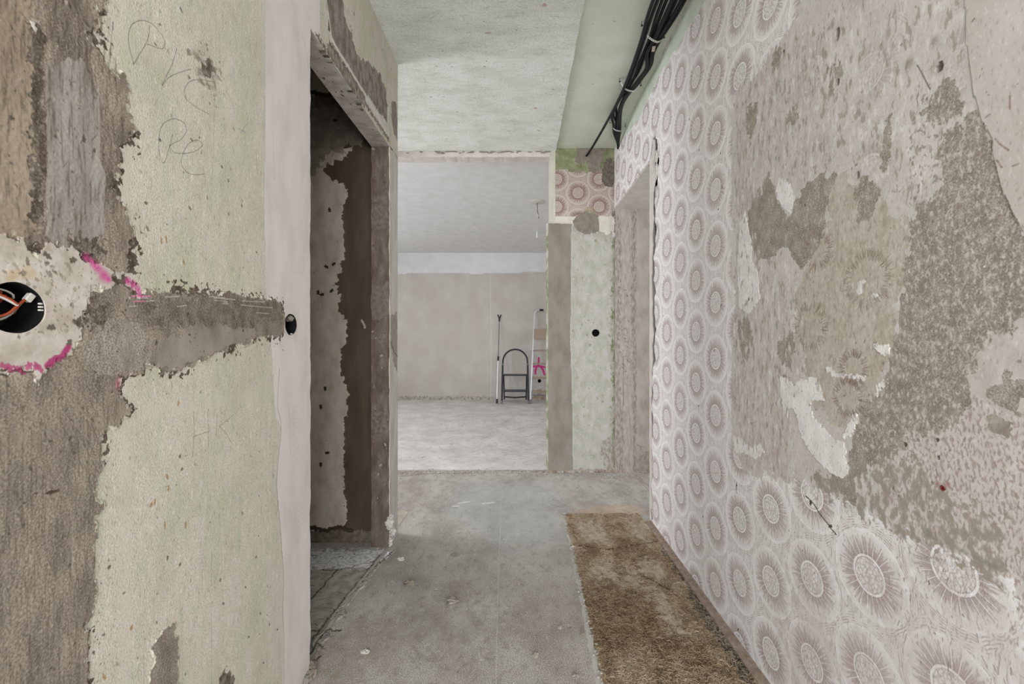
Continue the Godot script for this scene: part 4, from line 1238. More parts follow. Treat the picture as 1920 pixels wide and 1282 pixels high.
func _ready() -> void:
	# camera
	var cam := Camera3D.new()
	cam.name = "camera"
	cam.projection = Camera3D.PROJECTION_FRUSTUM
	cam.near = 0.05
	cam.far = 60.0
	cam.size = 2.0 * cam.near * 641.0 / 780.0
	cam.frustum_offset = Vector2(-12.0, -6.0) / 780.0 * cam.near
	cam.position = Vector3(0, 1.078, 0)
	add_child(cam)
	# sky and exposure
	var env := Environment.new()
	env.background_mode = Environment.BG_SKY
	env.sky = Sky.new()
	var sky := ProceduralSkyMaterial.new()
	sky.sky_top_color = Color("d7dde6")
	sky.sky_horizon_color = Color("eef0f2")
	sky.ground_bottom_color = Color("8f8c86")
	sky.ground_horizon_color = Color("b5b2ac")
	sky.sky_energy_multiplier = 1.0
	env.sky.sky_material = sky
	env.tonemap_mode = Environment.TONE_MAPPER_LINEAR
	env.tonemap_exposure = 1.0
	env.sdfgi_enabled = true
	env.ssao_enabled = true
	env.ssil_enabled = true
	var we := WorldEnvironment.new()
	we.name = "surroundings"
	we.environment = env
	add_child(we)
	# daylight through the windows; the three lights behind the viewer are added fill
	area_light("fill_behind", Vector3(0, 1.5, 3.15), Vector3(0, 0, -1), Vector2(2.9, 1.7), 24.5, Color("f4f7ff"))
	area_light("fill_behind_west", Vector3(-2.55, 1.5, 1.5), Vector3(1, 0, 0), Vector2(2.2, 1.7), 2.8, Color("f4f7ff"))
	area_light("fill_behind_east", Vector3(2.55, 1.5, 1.5), Vector3(-1, 0, 0), Vector2(2.2, 1.7), 2.8, Color("f4f7ff"))
	area_light("daylight_far_room", Vector3(-3.15, 1.55, -5.3), Vector3(1, 0, 0), Vector2(2.6, 1.8), 3.3, Color("f4f7ff"))
	area_light("daylight_far_room_east", Vector3(3.35, 1.55, -5.4), Vector3(-1, 0, 0), Vector2(2.1, 1.8), 2.7, Color("f4f7ff"))
	area_light("daylight_hall", Vector3(-3.15, 1.5, -2.85), Vector3(1, 0, 0), Vector2(0.8, 1.8), 6.6, Color("f4f7ff"))
	area_light("daylight_side_room", Vector3(3.35, 1.5, -2.2), Vector3(-1, 0, 0), Vector2(1.6, 1.6), 5.0, Color("f4f7ff"))

	# paint the surfaces side by side
	var jobs := []
	for f in [paint_left, paint_right, paint_floor, paint_carpet, paint_ceiling, paint_end, paint_rest]:
		jobs.append(WorkerThreadPool.add_task(f))
	for j in jobs:
		WorkerThreadPool.wait_for_task_completion(j)
	for q in [["left", 0.4], ["right", 0.2], ["floor", 0.6], ["carpet", 0.8], ["ceiling", 0.35], ["ceiling_green", 0.3], ["end", 0.4], ["jamb", 0.5], ["alcove", 0.5], ["far", 0.6], ["far_floor", 1.6], ["soffit", 0.7], ["left_jamb", 0.7], ["lintel", 0.2]]:
		sheet_material(q[0], q[1])
	rough_material("mortar", [0.0, "6d6359", 0.5, "8d8377", 1.0, "a79d92"], 3.0, 0.15)
	rough_material("filler", [0.0, "c1bab1", 0.5, "c9c3bb", 1.0, "d0cbc4"], 2.0, 0.08)
	rough_material("white_paint", [0.0, "cfceca", 0.5, "d6d5d2", 1.0, "dcdbd9"], 1.0, 0.05)
	rough_material("rubble", [0.0, "8d867d", 0.5, "aaa49c", 1.0, "c9c5bf"], 9.0, 0.15)
	rough_material("crumb", [0.0, "7d766e", 0.5, "938c84", 1.0, "aaa49d"], 9.0, 0.3)
	rough_material("timber", [0.0, "74655a", 0.5, "8a796c", 1.0, "a39385"], 6.0, 0.05)
	mat.far_plaster = plain("bab3ab", 0.95)
	mat.black = plain("0d0d0d", 0.6)
	mat.painted_shade = plain("14110f", 0.95)
	mat.box = plain("141414", 0.85)
	mat.cable = plain("232325", 0.5)
	mat.orange = plain("9a4728", 0.5)
	mat.grey_wire = plain("7d8078", 0.5)
	mat.brown_wire = plain("6b3c28", 0.5)
	mat.clear = plain("c9c5bb", 0.3)
	mat.steel = plain("d9d9d6", 0.4, 0.3)
	mat.alu = plain("d4d6d8", 0.35, 0.5)
	mat.dark_steel = plain("36383b", 0.5, 0.2)
	mat.grey_steel = plain("77797b", 0.5, 0.2)
	mat.tread = plain("9a8a7a", 0.8)
	mat.board = plain("a3917f", 0.9)
	mat.red = plain("7a352c", 0.6)
	build_setting()
	build_boxes()
	build_cables()
	build_far_things()
	build_floor_things()


func patches(parent: Node, called: String, key: String, f: Plane2, h: float, s: Sheet, m: Material, holes := []) -> void:
	for o in traced.get(key, []):
		var poly: PackedVector2Array = o
		part(parent, called, slab(poly, holes, f, -0.0005, h, s, h * 2.6), m)


func build_setting() -> void:
	var L: Sheet = sheets.left
	var R: Sheet = sheets.right
	# ---- floor
	var fl := struct("floor", "bare grey concrete floor of the corridor and the bright room, dusty and scarred", "floor")
	part(fl, "screed", slab(rect(-2.6, 1.08, -3.4, 3.42), [], on_floor, -0.12, 0.0, sheets.floor), mat.floor)
	var ridge := jagged([-691,1328,-725,1473,-719,1602,-714,1763,-702,1942,-675,2107], 0.012, 71)
	ridge.append_array(jagged([-653,2097,-668,1915,-685,1734,-692,1578,-689,1452,-669,1324], 0.012, 73))
	part(fl, "threshold_ridge", slab(ridge, [], on_floor, -0.01, 0.007, sheets.floor, 0.004), mat.floor)
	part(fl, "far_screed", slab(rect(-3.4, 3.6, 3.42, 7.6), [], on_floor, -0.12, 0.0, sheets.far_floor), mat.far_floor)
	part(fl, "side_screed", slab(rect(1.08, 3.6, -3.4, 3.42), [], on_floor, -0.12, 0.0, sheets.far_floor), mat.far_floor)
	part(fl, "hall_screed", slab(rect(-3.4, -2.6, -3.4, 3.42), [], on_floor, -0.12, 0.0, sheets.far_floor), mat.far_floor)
	# ---- ceiling
	var ce := struct("ceiling", "greenish white ceiling with streaky scraped plaster and a smooth green band above the cables", "ceiling")
	var edge := PackedVector2Array([Vector2(-3.4, -3.4)])
	var cut := ragged(Vector2(0.278, -3.4), Vector2(0.303, 3.363), 0.02, 0.004, 4)
	edge.append_array(cut)
	edge.append(Vector2(-3.4, 3.363))
	part(ce, "scraped_plaster", slab(edge, [], overhead(CEIL), -0.14, 0.0, sheets.ceiling), mat.ceiling)
	part(ce, "green_band", slab(rect(0.27, 1.08, -3.4, 3.37), [], overhead(2.617), -0.12, 0.0, sheets.ceiling_green), mat.ceiling_green)
	boxpart(ce, "side_slab", Vector3(1.08, CEIL, -3.37), Vector3(3.6, CEIL + 0.14, 3.4), mat.white_paint)
	boxpart(ce, "far_slab", Vector3(-3.4, CEIL, -7.6), Vector3(3.6, CEIL + 0.14, -3.42), mat.white_paint)
	# stub of the removed wall left under the ceiling
	var rib := ragged(Vector2(-3.2, 2.548), Vector2(0.262, 2.548), 0.02, 0.003, 8)
	rib.append_array([Vector2(0.262, 2.598), Vector2(-3.2, 2.598)])
	part(ce, "wall_remnant", slab(rib, [], frontal(3.47), 0.0, 0.105, null), mat.filler)
	rng.seed = 77
	for i in 26:
		var g := Shape.new()
		var x := rng.randf_range(-0.9, 0.26)
		g.lump(Vector3(x, rng.randf_range(2.578, 2.594), -3.363), Vector3(rng.randf_range(0.008, 0.03), rng.randf_range(0.003, 0.007), 0.003), i, 0.5)
		part(ce, "mortar_rest", g, mat.mortar)
	# ---- wall with the dark doorway
	var wl := struct("wall_left", "scarred plaster wall with cream and green paint, brown mortar and pencil writing", "wall")
	var holes := [circle(0.5515, 1.119, 0.034, 0.034, 36, 0.012, 2), circle(1.221, 1.120, 0.031, 0.031, 30, 0.03, 1)]
	var near := PackedVector2Array()
	near.append_array(subdivided([Vector2(0.3, 0.0), Vector2(1.335, 0.0)], 0.06).slice(0, 18))
	near.append_array(ragged(Vector2(1.335, 0.0), Vector2(1.335, 2.08), 0.012, 0.0035, 12))
	near.append_array(subdivided([Vector2(1.335, 2.10), Vector2(1.335, CEIL)], 0.06).slice(0, 9))
	near.append_array(subdivided([Vector2(1.335, CEIL), Vector2(0.3, CEIL)], 0.06).slice(0, 18))
	near.append_array(subdivided([Vector2(0.3, CEIL), Vector2(0.3, 0.0)], 0.08).slice(0, 33))
	part(wl, "painted_plaster", slab(near, holes, on_left, -0.05, 0.0, L), mat.left)
	boxpart(wl, "core", Vector3(XL - 0.094, 0, -1.334), Vector3(XL - 0.05, CEIL, -0.3), mat.mortar)
	var lint := PackedVector2Array([Vector2(1.335, CEIL), Vector2(2.304, CEIL)])
	lint.append_array(subdivided([Vector2(2.304, CEIL), Vector2(2.304, 2.08)], 0.05).slice(1, 11))
	lint.append_array(ragged(Vector2(2.304, 2.075), Vector2(1.335, 2.075), 0.012, 0.005, 14))
	part(wl, "lintel_plaster", slab(lint, [rect(2.112, 2.142, 2.185, 2.275)], on_left, -0.02, 0.0, L), mat.left)
	boxpart(wl, "lintel", Vector3(XL - 0.094, 2.082, -2.304), Vector3(XL - 0.02, CEIL, -1.334), mat.mortar)
	# underside of the lintel
	var so := Plane2.new(Vector3(XL, 2.082, 0), Vector3(0, 0, -1), Vector3(1, 0, 0), Vector3.DOWN)
	part(wl, "lintel_soffit", slab(rect(1.335, 2.163, -0.094, -0.001), [], so, 0.0, 0.008, sheets.soffit), mat.soffit)
	var strip := PackedVector2Array([Vector2(2.304, 2.08)])
	strip.append_array(ragged(Vector2(2.304, 2.08), Vector2(2.304, 0.0), 0.02, 0.002, 18))
	strip.append_array(ragged(Vector2(2.163, 0.0), Vector2(2.163, 2.08), 0.015, 0.004, 19))
	part(wl, "corner_plaster", slab(strip, [], on_left, -0.02, 0.0, L), mat.left)
	boxpart(wl, "corner_core", Vector3(XL - 0.094, 0, -2.302), Vector3(XL - 0.02, 2.082, -2.166), mat.filler)
	# the far side of the doorway
	var jl := Plane2.new(Vector3(XL - 0.094, 0, -2.166), Vector3.RIGHT, Vector3.UP, Vector3(0, 0, 1))
	var jo := PackedVector2Array()
	jo.append_array(ragged(Vector2(0.0, 0.0), Vector2(0.0, 2.08), 0.02, 0.003, 22))
	jo.append_array(ragged(Vector2(0.09, 2.08), Vector2(0.09, 0.0), 0.02, 0.0025, 23))
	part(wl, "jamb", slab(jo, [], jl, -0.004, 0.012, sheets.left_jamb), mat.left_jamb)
	rng.seed = 5
	for i in 9:
		var g := Shape.new()
		g.lump(Vector3(XL - rng.randf_range(-0.012, 0.015), rng.randf_range(0.0, 0.17), -2.165 + rng.randf_range(-0.01, 0.012)), Vector3(0.012, 0.016, 0.012) * rng.randf_range(0.6, 1.4), i + 40, 0.5)
		part(wl, "broken_plaster", g, mat.filler)
	for i in 12:
		var g := Shape.new()
		g.lump(Vector3(XL - rng.randf_range(-0.012, 0.004), rng.randf_range(0.0, 0.03), -rng.randf_range(1.22, 1.345)), Vector3(0.010, 0.012, 0.014) * rng.randf_range(0.6, 1.3), i + 90, 0.5)
		part(wl, "broken_plaster", g, mat.mortar if i % 2 else mat.crumb)
	patches(wl, "mortar_patch", "left_up", on_left, 0.002, L, mat.left)
	patches(wl, "mortar_patch", "left_low", on_left, 0.0022, L, mat.left)
	patches(wl, "filler_patch", "left_pale", on_left, 0.003, L, mat.left, holes)
	patches(wl, "mortar_patch", "left_wedge", on_left, 0.0015, L, mat.left)
	boxpart(wl, "cable_slot", Vector3(XL - 0.03, 2.18, -2.146), Vector3(XL - 0.018, 2.28, -2.108), mat.black)
	# ---- wall deep inside the doorway, and the dark room
	var wa := struct("wall_alcove", "dim mortar wall seen through the doorway, ragged old paint left on it", "wall")
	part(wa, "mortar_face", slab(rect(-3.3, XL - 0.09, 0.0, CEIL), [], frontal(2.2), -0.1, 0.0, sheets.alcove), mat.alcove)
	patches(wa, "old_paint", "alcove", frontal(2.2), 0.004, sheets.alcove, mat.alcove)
	boxpart(wa, "side_wall", Vector3(-2.8, 0, -2.3), Vector3(-2.7, CEIL, -0.3), mat.mortar)
	boxpart(wa, "rear_wall", Vector3(-2.8, 0, -0.42), Vector3(XL - 0.09, CEIL, -0.3), mat.filler)
	# ---- papered wall
	var wr := struct("wall_right", "wall with half scraped pink medallion wallpaper over grey plaster", "wall")
	var bores := []
	for q in [[[1011,1818], 0.0085, 0.017], [[1009,1700], 0.006, 0.009], [[766,1578], 0.0085, 0.010], [[950,1451], 0.006, 0.009], [[1126,1439], 0.004, 0.005], [[760,805], 0.0052, 0.0052], [[834,866], 0.005, 0.0055], [[770,891], 0.004, 0.004], [[768,859], 0.004, 0.0045], [[1234,808], 0.005, 0.007], [[786,617], 0.003, 0.004]]:
		bores.append(circle(q[0][0] / 1000.0, q[0][1] / 1000.0, q[1], q[2], 14, 0.1, bores.size()))
	var face := PackedVector2Array()
	face.append_array(subdivided([Vector2(0.3, 0.0), Vector2(2.40, 0.0)], 0.06).slice(0, 35))
	face.append_array(jagged([2418,-271,2418,-7,2413,258,2408,569,2399,878,2361,1063,2352,1184,2371,1306,2371,1488,2357,1637,2352,1787,2325,1928,2312,2012,2316,2102,2325,2172,2352,2215], 0.022, 31))
	face.append_array(subdivided([Vector2(2.335, 2.25), Vector2(2.335, CEIL + 0.02)], 0.05).slice(0, 8))
	face.append_array(subdivided([Vector2(2.335, CEIL + 0.02), Vector2(0.3, CEIL + 0.02)], 0.06).slice(0, 34))
	face.append_array(subdivided([Vector2(0.3, CEIL + 0.02), Vector2(0.3, 0.0)], 0.08).slice(0, 33))
	part(wr, "papered_plaster", slab(face, bores, on_right, -0.03, 0.0, R), mat.right)
	boxpart(wr, "core", Vector3(XR + 0.03, 0, -2.452), Vector3(XR + 0.3, CEIL + 0.02, -0.3), mat.painted_shade)  # near-black core paints the shade inside the crack and bore holes
	boxpart(wr, "room_side", Vector3(XR + 0.3, 0, -2.457), Vector3(XR + 0.31, CEIL + 0.02, -0.8), mat.white_paint)
	# pale bead of plaster along the doorway, parted from the paper by a crack
	var bead := ragged(Vector2(2.457, 0.0), Vector2(2.457, 2.135), 0.012, 0.003, 33)
	bead.append_array(jagged([2418,2148,2389,2221,2366,2209,2361,2122,2357,2030,2371,1944,2394,1799,2404,1648,2413,1496,2413,1310,2399,1186,2399,1063,2422,876,2422,566,2422,255,2424,-10,2424,-243], 0.014, 35))
	part(wr, "corner_bead", slab(bead, [], on_right, -0.004, 0.001, null), mat.filler)
	boxpart(wr, "corner_backing", Vector3(XR + 0.004, 0, -2.456), Vector3(XR + 0.03, 2.13, -2.443), mat.filler)
	var over := PackedVector2Array([Vector2(3.363, CEIL + 0.02), Vector2(2.335, CEIL + 0.02)])
	over.append_array(subdivided([Vector2(2.335, CEIL + 0.02), Vector2(2.335, 2.25)], 0.05).slice(1, 8))
	over.append_array(ragged(Vector2(2.345, 2.245), Vector2(2.40, 2.225), 0.012, 0.002, 37))
	over.append_array(ragged(Vector2(2.41, 2.215), Vector2(2.452, 2.14), 0.012, 0.002, 38))
	over.append_array(ragged(Vector2(2.46, 2.132), Vector2(3.363, 2.13), 0.015, 0.003, 39))
	part(wr, "lintel_paper", slab(over, [], on_right, -0.03, 0.0, sheets.lintel), mat.lintel)
	boxpart(wr, "lintel", Vector3(XR + 0.03, 2.132, -3.363), Vector3(XR + 0.3, CEIL + 0.02, -2.452), mat.white_paint)
	boxpart(wr, "lintel_soffit", Vector3(XR + 0.004, 2.124, -3.363), Vector3(XR + 0.31, 2.133, -2.455), mat.filler, 0.002)
	for i in 5:
		patches(wr, "filler_rest", "blot%d" % [0, 1, 2, 4, 5][i], on_right, 0.0012, R, mat.right, bores)
	patches(wr, "lapped_plaster", "lap", on_right, 0.0018, R, mat.right, bores)
	# a torn lip of plaster stands at the crack's head
	for q in [[2.33, 2.10, 0.020, 0.03], [2.33, 2.02, 0.018, 0.04], [2.36, 2.24, 0.03, 0.012], [2.30, 2.13, 0.008, 0.02], [2.395, 2.05, 0.015, 0.04], [2.34, 1.90, 0.01, 0.03]]:
		var g := Shape.new()
		g.lump(on_right.at(q[0], q[1], 0.0), Vector3(0.004, q[3], q[2]), int(q[1] * 100), 0.5)
		part(wr, "plaster_flake", g, mat.filler)
	# ---- far side of that doorway
	var wj := struct("wall_jamb", "rough brown plaster reveal at the far side of the open doorway", "wall")
	part(wj, "reveal", slab(rect(XR + 0.004, XR + 0.31, 0.0, 2.124), [], frontal(3.363), -0.06, 0.012, sheets.jamb), mat.jamb)
	boxpart(wj, "partition", Vector3(1.086, 0, -3.46), Vector3(3.6, CEIL, -3.37), mat.white_paint)
	# ---- stub that closes the corridor
	var we := struct("wall_end", "narrow wall stub with green paint, a scrap of wallpaper and grey filler", "wall")
	var socket := circle(0.6245, 1.125, 0.030, 0.030, 24, 0.03, 1)
	var stub := PackedVector2Array()
	stub.append_array(ragged(Vector2(0.252, 0.0), Vector2(0.252, 1.96), 0.012, 0.0025, 50))
	stub.append_array(ragged(Vector2(0.252, 1.98), Vector2(0.252, 2.6), 0.012, 0.002, 51))
	stub.append_array(subdivided([Vector2(0.252, 2.62), Vector2(0.778, 2.62)], 0.05).slice(0, 11))
	stub.append_array(subdivided([Vector2(0.778, 2.62), Vector2(0.778, 0.0)], 0.05).slice(0, 53))
	stub.append_array(subdivided([Vector2(0.778, 0.0), Vector2(0.252, 0.0)], 0.05).slice(0, 11))
	part(we, "plaster", slab(stub, [socket], frontal(ZEND), -0.05, 0.0, sheets.end), mat.end)
	boxpart(we, "core", Vector3(0.253, 0, -3.463), Vector3(1.086, CEIL, -3.413), mat.filler)
	patches(we, "mortar_patch", "end_top", frontal(ZEND), 0.006, sheets.end, mat.end)
	patches(we, "mortar_patch", "end_dark", frontal(ZEND), 0.008, sheets.end, mat.end)
	patches(we, "mortar_patch", "end_blob", frontal(ZEND), 0.008, sheets.end, mat.end)
	patches(we, "filler_patch", "end_pier", frontal(ZEND), 0.006, sheets.end, mat.end)
	for q in [[0.765, 2.02, 0.012, 0.03], [0.768, 2.09, 0.012, 0.018], [0.762, 1.97, 0.012, 0.03], [0.768, 1.92, 0.01, 0.02]]:
		var g := Shape.new()
		g.lump(Vector3(q[0], q[1], -3.358), Vector3(q[2], q[3], 0.012), int(q[1] * 100), 0.5)
		part(we, "mortar_lump", g, mat.mortar if q[1] > 2.05 else mat.filler)
	rng.seed = 31
	for i in 16:
		var g := Shape.new()
		g.lump(Vector3(rng.randf_range(0.26, 0.78), 0.004, -3.355), Vector3(rng.randf_range(0.008, 0.02), rng.randf_range(0.005, 0.016), 0.01), i + 60, 0.5)
		part(we, "broken_plaster", g, mat.rubble if i % 3 else mat.timber)
	# ---- bright room
	var wf := struct("wall_far", "beige plastered wall of the bright room with a white band under the ceiling", "wall")
	var sock := circle((1011.5 - 972.0) * ZFAR / 780.0, 1.078 - 79.0 * ZFAR / 780.0, 0.031, 0.031, 20, 0.04, 1)
	part(wf, "plaster", slab(subdivided([Vector2(-2.35, 0.0), Vector2(0.7, 0.0), Vector2(0.7, CEIL), Vector2(-2.35, CEIL)], 0.1), [sock], frontal(ZFAR), -0.06, 0.0, sheets.far), mat.far)
	boxpart(wf, "plaster_beyond", Vector3(-3.4, 0, -7.5), Vector3(-2.35, CEIL, -ZFAR), mat.far_plaster)
	boxpart(wf, "plaster_beside", Vector3(0.7, 0, -7.5), Vector3(3.6, CEIL, -ZFAR), mat.far_plaster)
	boxpart(wf, "core", Vector3(-2.35, 0, -7.5), Vector3(0.7, CEIL, -ZFAR - 0.06), mat.filler)
	# ---- outer walls with their window openings; those round the viewer are added for light
	var ww := struct("wall_west", "window wall on the doorway side of the bright room", "wall")
	for q in [[-7.5, -6.7, 0.0, CEIL], [-6.7, -3.9, 0.0, 0.6], [-6.7, -3.9, 2.45, CEIL], [-3.9, -3.3, 0.0, CEIL], [-3.3, -2.4, 0.0, 0.5], [-3.3, -2.4, 2.45, CEIL], [-2.4, -2.2, 0.0, CEIL]]:
		boxpart(ww, "masonry", Vector3(-3.4, q[2], q[0]), Vector3(-3.2, q[3], q[1]), mat.white_paint)
	var wx := struct("wall_east", "window wall on the papered side of the bright room", "wall")
	for q in [[-7.5, -6.5, 0.0, CEIL], [-6.5, -4.3, 0.0, 0.6], [-6.5, -4.3, 2.45, CEIL], [-4.3, -3.1, 0.0, CEIL], [-3.1, -1.3, 0.0, 0.7], [-3.1, -1.3, 2.35, CEIL], [-1.3, -0.7, 0.0, CEIL]]:
		boxpart(wx, "masonry", Vector3(3.4, q[2], q[0]), Vector3(3.6, q[3], q[1]), mat.white_paint)
	boxpart(wx, "return_wall", Vector3(XR + 0.3, 0, -0.8), Vector3(3.6, CEIL, -0.7), mat.white_paint)
	var wb := struct("wall_back", "unseen wall behind the viewer with added window openings", "wall")
	for q in [[-2.8, -1.5, 0.0, CEIL], [1.5, 2.8, 0.0, CEIL], [-1.5, 1.5, 0.0, 0.6], [-1.5, 1.5, 2.4, CEIL]]:
		boxpart(wb, "masonry", Vector3(q[0], q[2], 3.2), Vector3(q[1], q[3], 3.4), mat.white_paint)
	for q in [[-0.3, 0.4, 0.0, CEIL], [2.6, 3.2, 0.0, CEIL], [0.4, 2.6, 0.0, 0.6], [0.4, 2.6, 2.4, CEIL]]:
		boxpart(wb, "side_wall", Vector3(-2.8, q[2], q[0]), Vector3(-2.6, q[3], q[1]), mat.white_paint)
		boxpart(wb, "side_wall", Vector3(2.6, q[2], q[0]), Vector3(2.8, q[3], q[1]), mat.white_paint)
	boxpart(wb, "partition", Vector3(XR + 0.3, 0, -0.42), Vector3(2.8, CEIL, -0.3), mat.filler)
	var winds := [["window_1", "added wide window in the unseen wall behind the viewer", Vector3(-1.5, 0.6, 3.28), Vector3(3.0, 1.8, 0.04)], ["window_2", "wide window of the bright room on the doorway side", Vector3(-3.32, 0.6, -6.7), Vector3(0.04, 1.85, 2.8)], ["window_3", "wide window of the bright room on the papered side", Vector3(3.48, 0.6, -6.5), Vector3(0.04, 1.85, 2.2)], ["window_4", "window of the hall beside the bright room", Vector3(-3.32, 0.5, -3.3), Vector3(0.04, 1.95, 0.9)], ["window_6", "added unseen window beside the viewer on the doorway side", Vector3(-2.74, 0.6, 0.4), Vector3(0.04, 1.8, 2.2)], ["window_7", "added unseen window beside the viewer on the papered side", Vector3(2.7, 0.6, 0.4), Vector3(0.04, 1.8, 2.2)], ["window_5", "window of the side room behind the papered wall", Vector3(3.48, 0.7, -3.1), Vector3(0.04, 1.65, 1.8)]]  # the added ones behind and beside the viewer only let fill light in
	for q in winds:
		var wi := struct(q[0], q[1], "window")
		var a: Vector3 = q[2]
		var e: Vector3 = q[3]
		var along := 0 if e.x > e.z else 2
		var w: float = e[along]
		for k in 3:
			var lo := a
			var hi := a + e
			lo[along] = a[along] + (w - 0.06) * k / 2.0
			hi[along] = lo[along] + 0.06
			boxpart(wi, "stile", lo, hi, mat.white_paint, 0.005)
		boxpart(wi, "rail", a, Vector3(a.x + e.x, a.y + 0.06, a.z + e.z), mat.white_paint, 0.005)
		boxpart(wi, "rail", Vector3(a.x, a.y + e.y - 0.06, a.z), a + e, mat.white_paint, 0.005)
	# ---- skirting: a thin strip of brown wood at the foot of the papered wall
	var sk := struct("baseboard_right", "thin worn brown wooden strip along the foot of the papered wall", "skirting")
	var prof := [Vector2(-0.032, 0.0), Vector2(-0.030, 0.010), Vector2(-0.018, 0.016), Vector2(0.0, 0.018)]
	var g := Shape.new()
	rng.seed = 3
	var prev := []
	for i in 90:
		var z := 2.43 - i * 0.05
		var row := []
		for k in prof.size():
			var j := 0.0012 if k in [1, 2] else 0.0
			row.append(Vector3(XR + prof[k].x + rng.randf_range(-j, j), prof[k].y + rng.randf_range(-j, j), -z))
		if i > 0:
			for k in prof.size() - 1:
				g.quad(prev[k], prev[k + 1], row[k + 1], row[k], Vector3(-0.5, 1, 0))
		else:
			g.quad(row[0], row[1], row[2], row[3], Vector3(0, 0, -1))
		prev = row
	part(sk, "wood_strip", g, mat.timber)


func build_boxes() -> void:
	# the box at the edge of view
	var cup := func(o: Node, at: Vector3, axis: Vector3, r: float, depth: float) -> void:
		var g := Shape.new()
		g.lathe([[r, 0.001], [r * 0.97, 0.0012], [r * 0.96, -depth], [0.0001, -depth]], at, axis, 32)
		# seen from within: turn the inner faces
		part(o, "shell", g, mat.box)
	var b := thing("junction_box", "large round black junction box with orange wires in the pale filler", "junction box")
	var c := on_left.at(0.5515, 1.119)
	cup.call(b, c, Vector3.RIGHT, 0.0338, 0.046)
	var w := func(o: Node, called: String, pts: Array, r: float, m: Material) -> void:
		var g := Shape.new()
		var q := []
		for p in pts:
			q.append(c + Vector3(p[2], p[1], -p[0]) * 0.001)
		g.tube(smoothed(q, 0.004), r, 8)
		part(o, called, g, m)
	w.call(b, "wire", [[-30, -14, -30], [-16, -13, -10], [-4, -8, -4], [6, 4, -3], [14, 11, -4], [19, 15, -6]], 0.0017, mat.orange)
	w.call(b, "wire", [[-30, -16, -26], [-14, -17, -8], [-2, -10, -5], [8, 3, -5], [19, 14, -7]], 0.0016, mat.grey_wire)
	w.call(b, "wire", [[-30, 10, -18], [-16, 13, -12], [-4, 19, -14], [2, 24, -22]], 0.0017, mat.orange)
	w.call(b, "wire", [[-30, 4, -22], [-16, 8, -16], [0, 14, -14], [10, 12, -14]], 0.0014, mat.brown_wire)
	w.call(b, "wire", [[0, -4, -42], [3, 8, -24], [5, 18, -18]], 0.0016, mat.orange)
	w.call(b, "wire", [[-6, 26, -20], [2, 23, -14], [10, 18, -14], [13, 13, -18]], 0.0013, mat.clear)
	var g := Shape.new()
	g.box(Vector3(-0.0035, -0.006, -0.004), Vector3(0.0035, 0.006, 0.004), 0.001, Transform3D(Basis(Vector3.RIGHT, -0.6), c + Vector3(-0.005, 0.0155, -0.0205)))
	part(b, "wire_connector", g, mat.clear)
	for k in 3:
		g = Shape.new()
		g.box(Vector3(-0.002, -0.0012, -0.003), Vector3(0.002, 0.0012, 0.003), 0.0004, Transform3D(Basis(), c + Vector3(-0.001, -0.001 + k * 0.0045, -0.0318)))
		part(b, "screw_lug", g, mat.clear)
	g = Shape.new()
	g.box(Vector3(-0.001, -0.003, -0.005), Vector3(0.001, 0.003, 0.005), 0.0004, Transform3D(Basis(Vector3.RIGHT, 0.5), c + Vector3(-0.036, -0.026, 0.008)))
	part(b, "cable_entry", g, mat.tread)
	# the one at the end of the chase
	var d := thing("junction_box_001", "small round junction box with a bent wire at the end of the mortar chase", "junction box")
	c = on_left.at(1.221, 1.120)
	cup.call(d, c, Vector3.RIGHT, 0.0305, 0.046)
	w.call(d, "wire", [[-24, 20, -3], [-10, 14, -1], [2, 6, 0], [6, 0, -4], [0, -10, -14], [-12, -22, -24]], 0.0016, mat.orange)
	w.call(d, "wire", [[-26, 19, -5], [-10, 12, -2], [4, 4, -1]], 0.0020, mat.clear)
	w.call(d, "wire", [[4, 2, -3], [8, -6, -10], [2, -16, -24]], 0.0014, mat.brown_wire)
	g = Shape.new()
	g.lump(c + Vector3(-0.012, 0.02, -0.014), Vector3(0.01, 0.010, 0.018), 4, 0.3)
	part(d, "plaster_plug", g, mat.mortar)
	g = Shape.new()
	g.box(Vector3(-0.002, -0.002, -0.004), Vector3(0.002, 0.002, 0.004), 0.0005, Transform3D(Basis(), c + Vector3(-0.001, -0.028, -0.005)))
	part(d, "screw_lug", g, mat.clear)
	# the one in the stub
	var e := thing("socket_box", "empty black socket box in the green painted wall stub", "socket box")
	cup.call(e, Vector3(0.6245, 1.125, -ZEND), Vector3(0, 0, 1), 0.0295, 0.045)
	for s in [-1, 1]:
		g = Shape.new()
		g.box(Vector3(-0.004, -0.003, -0.003), Vector3(0.004, 0.003, 0.001), 0.0008, Transform3D(Basis(), Vector3(0.6245 + s * 0.028, 1.125, -ZEND)))
		part(e, "screw_lug", g, mat.box)
	var h := thing("socket_box_001", "empty black socket box low on the far wall behind the aluminium ladder", "socket box")
	cup.call(h, Vector3((1011.5 - 972.0) * ZFAR / 780.0, 1.078 - 79.0 * ZFAR / 780.0, -ZFAR), Vector3(0, 0, 1), 0.0305, 0.045)
	# a plug left in one of the bore holes
	var p := thing("wall_plug", "dark red wall plug in a bore hole of the scraped wall", "wall plug")
	g = Shape.new()
	var pc := on_right.at([760,805][0] / 1000.0, [760,805][1] / 1000.0, 0.0)
	g.lathe([[0.0022, -0.012], [0.0024, 0.0004], [0.0044, 0.0004], [0.0048, -0.001], [0.0046, -0.02]], pc, Vector3.LEFT, 16)
	part(p, "sleeve", g, mat.red)


